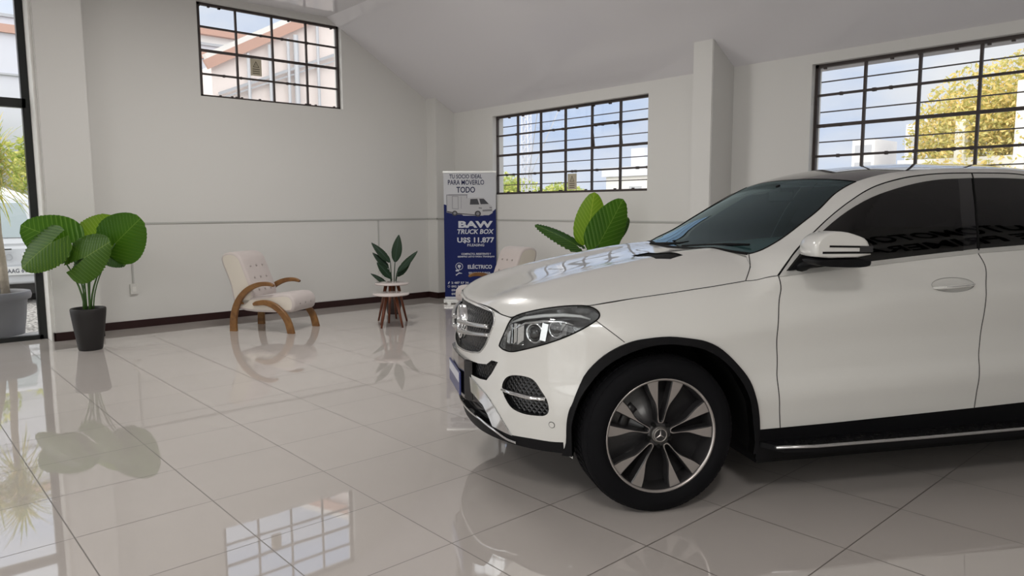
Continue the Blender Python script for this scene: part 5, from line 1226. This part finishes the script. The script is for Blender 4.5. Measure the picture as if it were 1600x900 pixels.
# ---- headlight internals ----
LED=mat('lamp_reflector',(.75,.76,.78),.1,metal=1); LAMPD=mat('lamp_black',(.02,.02,.022),.2,coat=.5); DIFF=mat('lamp_light_guide',(.55,.56,.57),.25,spec=.7)
def hlp(u,w_,z,inn,sg):
    p=np.array([[u,w_,z]]); 
    q=pr_wrap(np.array([to_wrap((u,w_,z))])); n=grad(q)[0]; q=q[0]-n*inn; return Vector((q[0],-sg*q[1],q[2]))
for sg in (1,-1):
    bm=bmesh.new(); pts=[(-.668,.61,.905),(-.61,.685,.945),(-.52,.755,.968),(-.43,.81,.978),(-.36,.85,.975),(-.325,.88,.962)]
    tube(bm,[hlp(*p,.022,sg) for p in pts],[.006,.012,.013,.013,.010,.005],8,flat=.7); finish('light_guide',bm,DIFF,side_of(lens,0 if sg>0 else 1))
    bm=bmesh.new(); pts=[(-.68,.60,.86),(-.62,.69,.915),(-.53,.76,.94),(-.45,.82,.95),(-.40,.86,.93)]
    tube(bm,[hlp(*p,.04,sg) for p in pts],[.005,.010,.012,.010,.005],8,flat=.7); finish('light_guide',bm,LED,side_of(lens,0 if sg>0 else 1))
    for (u,w_,z,r) in ((-.595,.735,.865,.040),(-.50,.82,.895,.034)):
        c=hlp(u,w_,z,.05,sg); n=Vector((-.75,-sg*.62,.05)).normalized(); q=n.to_track_quat('Z','Y').to_matrix()
        bm=bmesh.new(); lathe(bm,[(r*1.25,-.03),(r*1.3,.006),(r*1.1,.010),(r,.0),(r,-.01)],28)
        for v in bm.verts: v.co=c+q@v.co
        finish('projector_bezel',bm,LED,side_of(lens,0 if sg>0 else 1))
        bm=bmesh.new(); lathe(bm,[(r,-.008),(r*.9,.010),(r*.6,.022),(r*.25,.028),(.0005,.029)],24)
        for v in bm.verts: v.co=c+q@v.co
        finish('projector_lens',bm,GLOSSB,side_of(lens,0 if sg>0 else 1))
    for (a,b) in (((-.545,.79,.925),(-.565,.785,.835)),((-.455,.845,.935),(-.47,.85,.87))):
        bm=bmesh.new(); bar(bm,hlp(*a,.028,sg),hlp(*b,.028,sg),.012,.03); finish('chrome_divider',bm,LED,side_of(lens,0 if sg>0 else 1))
    bm=bmesh.new(); bar(bm,hlp(-.675,.60,.90,.045,sg),hlp(-.685,.60,.80,.035,sg),.05,.02); finish('turn_reflector',bm,LED,side_of(lens,0 if sg>0 else 1))
for sg in (1,-1):
    for k in range(4):
        bm=bmesh.new(); bar(bm,hlp(-.676+.012*k,.60+.018*k,.905,.03+.006*k,sg),hlp(-.690+.012*k,.605+.018*k,.795,.03+.006*k,sg),.004,.03); finish('chrome_divider',bm,LED,side_of(lens,0 if sg>0 else 1))
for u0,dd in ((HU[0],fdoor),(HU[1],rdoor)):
    e_=pr_side(np.array(hel(u0,1.0)+hel(u0,1.0)[:1])); rib('handle_shade_outline',[tuple(p) for p in e_],.0022,dd,m=mat('handle_shadow_line',(.22,.22,.21),.6),off=.0008)  # grey line painted in for the shade round the handle recess
rib('lamp_seal',hl+[hl[0]],.007,lens,m=DARKP,off=.003)
# ---- mirrors ----
mo=[(.655,1.225),(.648,1.265),(.652,1.30),(.688,1.338),(.752,1.358),(.822,1.357),(.895,1.338),(.948,1.318),(.972,1.275),(.982,1.225)]
mlow=[(.655,1.225),(.982,1.225),(.985,1.20),(.975,1.186),(.90,1.180),(.70,1.19),(.665,1.205)]
for sg in (1,):
    def shell(poly,name,m,w0,w1,par,prof=None):
        cx=sum(p[0] for p in poly)/len(poly); cz=sum(p[1] for p in poly)/len(poly)
        poly=smooth_poly(poly,1); bm=bmesh.new(); rings=[]
        for t,s in (prof or ((0,.60),(.08,.78),(.25,.90),(.55,.94),(.80,.94),(.92,.925),(.97,.89),(1.0,.80))):
            w_=w0+(w1-w0)*t; rings.append([bm.verts.new((cx+(p[0]-cx)*s+(.03*(1-t)),-sg*w_,cz+(p[1]-cz)*s)) for p in poly])
        n=len(poly)
        for a,b in zip(rings,rings[1:]):
            for k in range(n): bm.faces.new((a[k],a[(k+1)%n],b[(k+1)%n],b[k])).smooth=True
        bm.faces.new(rings[0]); bm.faces.new(rings[-1]); recalc(bm); return finish(name,bm,m,par)
    mr_=shell(mo,'door_mirror',PAINT,.925,1.13,car)
    shell(mlow,'mirror_base',CLAD,.93,1.125,mr_)
    bm=bmesh.new(); tube(bm,[(.74,-sg*.87,1.150),(.76,-sg*.93,1.185),(.80,-sg*1.0,1.205)],[.05,.04,.035],10,flat=.5); finish('mirror_arm',bm,CLAD,mr_)
    bm=bmesh.new(); bar(bm,(.735,-sg*1.1295,1.286),(.955,-sg*1.1295,1.280),.006,.009); bar(bm,(.70,-sg*1.1295,1.257),(.955,-sg*1.1295,1.254),.006,.010); finish('mirror_slot',bm,DARKP,mr_)
    bm=bmesh.new(); box(bm,.895,.965,-sg*1.129-.004,-sg*1.129+.004,1.256,1.284); finish('indicator_lens',bm,LAMPD,mr_)
    # door triangle behind the mirror
    bm=bmesh.new(); pts=[(.665,.915,1.157),(.80,.916,1.168),(.82,.89,1.235),(.775,.875,1.24)]
    bm.faces.new([bm.verts.new((p[0],-sg*(p[1]+.006),p[2])) for p in pts]); finish('mirror_triangle',bm,CLAD,fdoor[0])
# ---- door handles ----
for (dds,u0) in ((fdoor,HU[0]),(rdoor,HU[1])):
    for sg in (1,-1):
        cz=1.066+(u0-1.46)*.03; dd=side_of(dds,0 if sg>0 else 1)
        pts=[]
        for t in np.linspace(0,1,12):
            q=pr_side(np.array([[u0+.005+.25*t,cz-.012+.012*t]]))[0]; pts.append((q[0],-sg*(q[1]+.002+.022*max(0,math.sin(PI*t))**.5),q[2]))
        bm=bmesh.new(); tube(bm,pts,[.006,.012,.013,.013,.013,.013,.013,.013,.013,.013,.012,.007],10,flat=.75); finish('door_handle',bm,PAINT,dd)
        bm=bmesh.new(); tube(bm,[(p[0],p[1]-sg*.010,p[2]+.002) for p in pts[2:-1]],.003,6); finish('handle_strip',bm,CHROME,dd)
# ---- running boards ----
for sg in (1,-1):
    bm=bmesh.new(); up_=[(.52,.93),(.60,1.045),(.75,1.065),(2.1,1.065),(2.32,1.05),(2.40,.93)]
    prism(bm,up_,lambda a,b,d:(a,-sg*b,d),.285,.312); recalc(bm); bd=finish('running_board',bm,CLAD,car)
    bm=bmesh.new(); tube(bm,[(.55,-sg*1.045,.3155),(.75,-sg*1.071,.3145),(1.4,-sg*1.075,.3135),(2.1,-sg*1.071,.3145),(2.34,-sg*1.05,.315)],.0095,8,flat=.8); finish('chrome_edge',bm,SILVER,bd)
    for r_,y in enumerate((.975,1.005,1.035)):
        for k in range(20):
            bm=bmesh.new()
            u=.66+k*.085+(.04 if r_%2 else 0); tube(bm,[(u,-sg*y,.312),(u,-sg*y,.317)],[.013,.011],8,flat=1)
            finish('grip_stud',bm,DARKP,bd)
# ---- wheels ----
def wheel(u,sg,steer=0.0):
    R_=.385; root=None
    # local wheel frame: axle along y, outer face towards -y*sg
    def X(bm):
        for v in bm.verts:
            x,y,z=v.co; c,s=math.cos(steer),math.sin(steer); x2=c*x-s*y; y2=s*x+c*y
            v.co=(u+x2,-sg*(.958-.13)+y2 if False else -sg*.828+y2,R_+z)
        return bm
    f=-sg  # outer direction along y
    bm=bmesh.new()
    prof=[(.285,-.10),(.270,-.125),(.262,.0),(.262,.10),(.270,.118),(.279,.128),(.284,.122),(.284,.105)]
    lathe(bm,[(r,h*f) for r,h in prof],72,axis='y'); lathe(bm,[(.262,-.10*f),(.10,-.09*f)],48,axis='y'); recalc(bm); X(bm); root=finish('wheel',bm,ALLOYD,car)
    bm=bmesh.new(); tp_=[(.272,.118),(.290,.136),(.315,.141),(.345,.137),(.366,.124),(.379,.106),(.3845,.085),(.385,.0),(.3845,-.085),(.379,-.106),(.366,-.124),(.315,-.14),(.272,-.12)]
    lathe(bm,[(r,h*f) for r,h in tp_],96,axis='y')
    recalc(bm); X(bm); finish('tyre',bm,RUBC,root)
    bm=bmesh.new()  # tread blocks
    for k in range(72):
        a=2*PI*k/72
        for (h0,h1,da) in ((-.112,-.080,.0),(-.070,-.030,.02),(-.022,.022,.0),(.030,.070,.02),(.080,.118,.0)):
            vs_=[]
            for r in (.380,.3885):
                rr=r-(.006 if abs(h0)>.075 else 0)
                for aa,hh in ((a+da,h0),(a+da+.062,h0),(a+da+.078,h1),(a+da+.016,h1)):
                    rr2=rr-(.010 if (abs(hh)>.11) else 0); vs_.append(bm.verts.new((rr2*math.cos(aa),hh*f,rr2*math.sin(aa))))
            for q in ((4,5,6,7),(0,1,5,4),(1,2,6,5),(2,3,7,6),(3,0,4,7)): bm.faces.new([vs_[i] for i in q])
    recalc(bm); X(bm); tag(finish('tread_blocks',bm,RUBC,root),kind='stuff')
    # outer bright ring
    bm=bmesh.new(); lathe(bm,[(.268,.120*f),(.272,.126*f),(.279,.129*f),(.281,.124*f)],80,axis='y'); recalc(bm); X(bm); finish('rim_edge',bm,MACH,root)
    Rr=.272
    OUT=[(.985,.375),(.90,.345),(.78,.290),(.66,.215),(.56,.150),(.48,.118),(.36,.088),(.27,.075),(.215,.060),(.188,.028)]
    SL=[(.90,.118),(.72,.098),(.56,.079),(.42,.058),(.32,.044),(.26,.032),(.238,.015)]
    for k in range(5):
        a0=math.radians(85.5+72*k)
        outer=[(r,t) for r,t in OUT]; path=[(r,-t) for r,t in OUT]+[(r,t) for r,t in OUT[::-1]]
        slot=[(r,-t) for r,t in SL]+[(r,t) for r,t in SL[::-1]]
        # paddle faces: strips between the outer edge and the slot, on each side, joined round the bottom of the U
        def P2(r,t,h): 
            x=Rr*(r*math.cos(a0)-t*math.sin(a0)); z=Rr*(r*math.sin(a0)+t*math.cos(a0)); return (-x if False else x,h*f,z)
        # resample both to the same count
        def resamp(p,n):
            p=np.array(p); d=np.r_[0,np.cumsum(np.linalg.norm(np.diff(p,axis=0),axis=1))]; t=np.linspace(0,d[-1],n); return np.stack([np.interp(t,d,p[:,0]),np.interp(t,d,p[:,1])],1)
        slot_full=[(.985,-.122)]+slot+[(.985,.122)]
        halfO=resamp(path[:10],22); halfS=resamp(slot_full[:8],22)
        O_=np.concatenate([halfO,halfO[::-1]*[1,-1]]); S_=np.concatenate([halfS,halfS[::-1]*[1,-1]])
        def hgt(r): return .098+.016*r 
        bm=bmesh.new(); top=[]
        ch=.012
        prev=None
        for o2,s2 in zip(O_,S_):
            h=hgt(o2[0]); hs=hgt(s2[0])
            m_=(o2-s2); m_/=np.linalg.norm(m_)+1e-9
            oi=o2-m_*.018; si=s2+m_*.018
            ring=[bm.verts.new(P2(*o2,h-.055)),bm.verts.new(P2(*o2,h-.006)),bm.verts.new(P2(*oi,h)),bm.verts.new(P2(*si,hs)),bm.verts.new(P2(*s2,hs-.006)),bm.verts.new(P2(*s2,hs-.055))]
            if prev:
                for i in range(5):
                    fa=bm.faces.new((prev[i],prev[i+1],ring[i+1],ring[i])); fa.material_index=0 if i==2 else 1
            prev=ring
        recalc(bm); X(bm); finish('spoke',bm,[MACH,ALLOYD],root)
    bm=bmesh.new(); lathe(bm,[(.262,.02*f),(.060,.035*f),(.060,.096*f),(.052,.104*f),(.040,.100*f)],48,axis='y'); 
    recalc(bm); X(bm); 
    finish('hub',bm,ALLOYD,root)
    for k in range(5):
        a=math.radians(85.5+36+72*k); bm=bmesh.new(); c=(.056*1.02*math.cos(a),.0,.056*1.02*math.sin(a)); tube(bm,[(c[0],.085*f,c[2]),(c[0],.106*f,c[2])],.011,6); recalc(bm); X(bm); finish('wheel_bolt',bm,DARKP,root)
    cc=Vector((u,-sg*.828+f*.074,R_)); cc=Vector((u,-sg*.828+f*.108,R_))
    bm=bmesh.new(); lathe(bm,[(.044,.09*f),(.042,.106*f),(.036,.110*f),(.0005,.111*f)],36,axis='y'); recalc(bm); X(bm); cap_=finish('centre_cap',bm,mat('cap_grey',(.10,.095,.09),.35,metal=.5),root)
    star_badge(root,cc+Vector((0,f*.004,0)),.033,th=.004,disc=ALLOYD,mm=MACH,n=Vector((0,f,0)))
    # brake disc and caliper
    bm=bmesh.new(); lathe(bm,[(.07,.018*f),(.175,.018*f),(.176,-.01*f)],48,axis='y'); recalc(bm); X(bm); finish('brake_disc',bm,mat('brake_steel',(.10,.095,.09),.35,metal=.8),root)
    bm=bmesh.new(); pts=[]
    for t in np.linspace(-.5,.5,8): a=PI*.86+t*.9; pts.append((.165*math.cos(a),.012*f,.165*math.sin(a)))
    tube(bm,pts,.032,8); recalc(bm); X(bm); finish('brake_caliper',bm,ALLOYD,root)
    return root
for u_ in (0.0,cu):
    for sg in (1,-1): wheel(u_,sg)
# ---- cabin ----
TRIMD=mat('cabin_trim',(.05,.06,.062),.7); SEATC=mat('cabin_leather',(.16,.16,.16),.5); PAPER=mat('dash_paper',(.55,.56,.56),.7)
bm=bmesh.new(); prism(bm,[(.62,1.135),(.80,1.155),(1.15,1.14),(1.32,1.08),(1.34,.85),(.62,.85)],lambda a,b,d:(a,d,b),-.66,.66); recalc(bm); bmesh.ops.bevel(bm,geom=bm.edges[:],offset=.02,segments=2,affect='EDGES'); dash=finish('dashboard',bm,TRIMD,car)
bm=bmesh.new(); box(bm,.70,2.9,-.80,.80,.32,.36); box(bm,.70,3.4,-.84,-.80,.32,1.05); box(bm,.70,3.4,.80,.84,.32,1.05); box(bm,2.9,2.95,-.80,.80,.32,1.2); finish('cabin_tub',bm,TRIMD,car)
for sg in (1,-1):
    bm=bmesh.new(); cushion(bm,smooth_poly([(1.55,.62),(2.05,.60),(2.10,.50),(1.55,.50)],1),.25,.04,0)
    for v in bm.verts: x,y,z=v.co; v.co=(y,x-sg*.37,z)
    recalc(bm); finish('seat_base',bm,SEATC,car)
    bm=bmesh.new(); cushion(bm,smooth_poly([(1.98,.60),(2.22,1.22),(2.32,1.22),(2.16,.58)],1),.24,.04,0)
    for v in bm.verts: x,y,z=v.co; v.co=(y,x-sg*.37,z)
    recalc(bm); sb=finish('seat_back',bm,SEATC,car)
    bm=bmesh.new(); cushion(bm,smooth_poly([(2.23,1.26),(2.27,1.42),(2.36,1.42),(2.32,1.26)],1),.13,.03,0)
    for v in bm.verts: x,y,z=v.co; v.co=(y,x-sg*.37,z)
    recalc(bm); finish('headrest',bm,SEATC,sb)
bm=bmesh.new(); lathe(bm,[(.165,-.012),(.18,0),(.165,.012),(.158,0),(.165,-.012)],32)
for v in bm.verts: x,y,z=v.co; c_,s_=math.cos(1.15),math.sin(1.15); v.co=(1.42+x*c_+z*s_,-.37+y,1.06-(-x*s_)*1.0+z*c_ if False else 1.06+x*s_-z*c_)
finish('steering_wheel',bm,TRIMD,dash)
bm=bmesh.new(); tube(bm,[(1.18,0,1.60),(1.20,0,1.555)],.014,8); box(bm,1.19,1.215,-.12,.12,1.50,1.565,bev=.01); finish('rear_view_mirror',bm,DARKP,car)
bm=bmesh.new(); f=bm.faces.new([bm.verts.new(p) for p in ((.74,-.60,1.152),(.90,-.46,1.157),(.86,-.30,1.158),(.70,-.44,1.152))]); bmesh.ops.solidify(bm,geom=[f],thickness=.001); finish('paper_note',bm,PAPER,dash)
# wipers
for a,b,c in (((.50,-.10,1.235),(.60,-.42,1.262),(.64,-.60,1.27)),((.47,.30,1.232),(.53,.0,1.25),(.56,-.06,1.262))):
    q=[]
    bm=bmesh.new(); tube(bm,[a,b,c],[.012,.009,.006],8); finish('wiper',bm,DARKP,car)
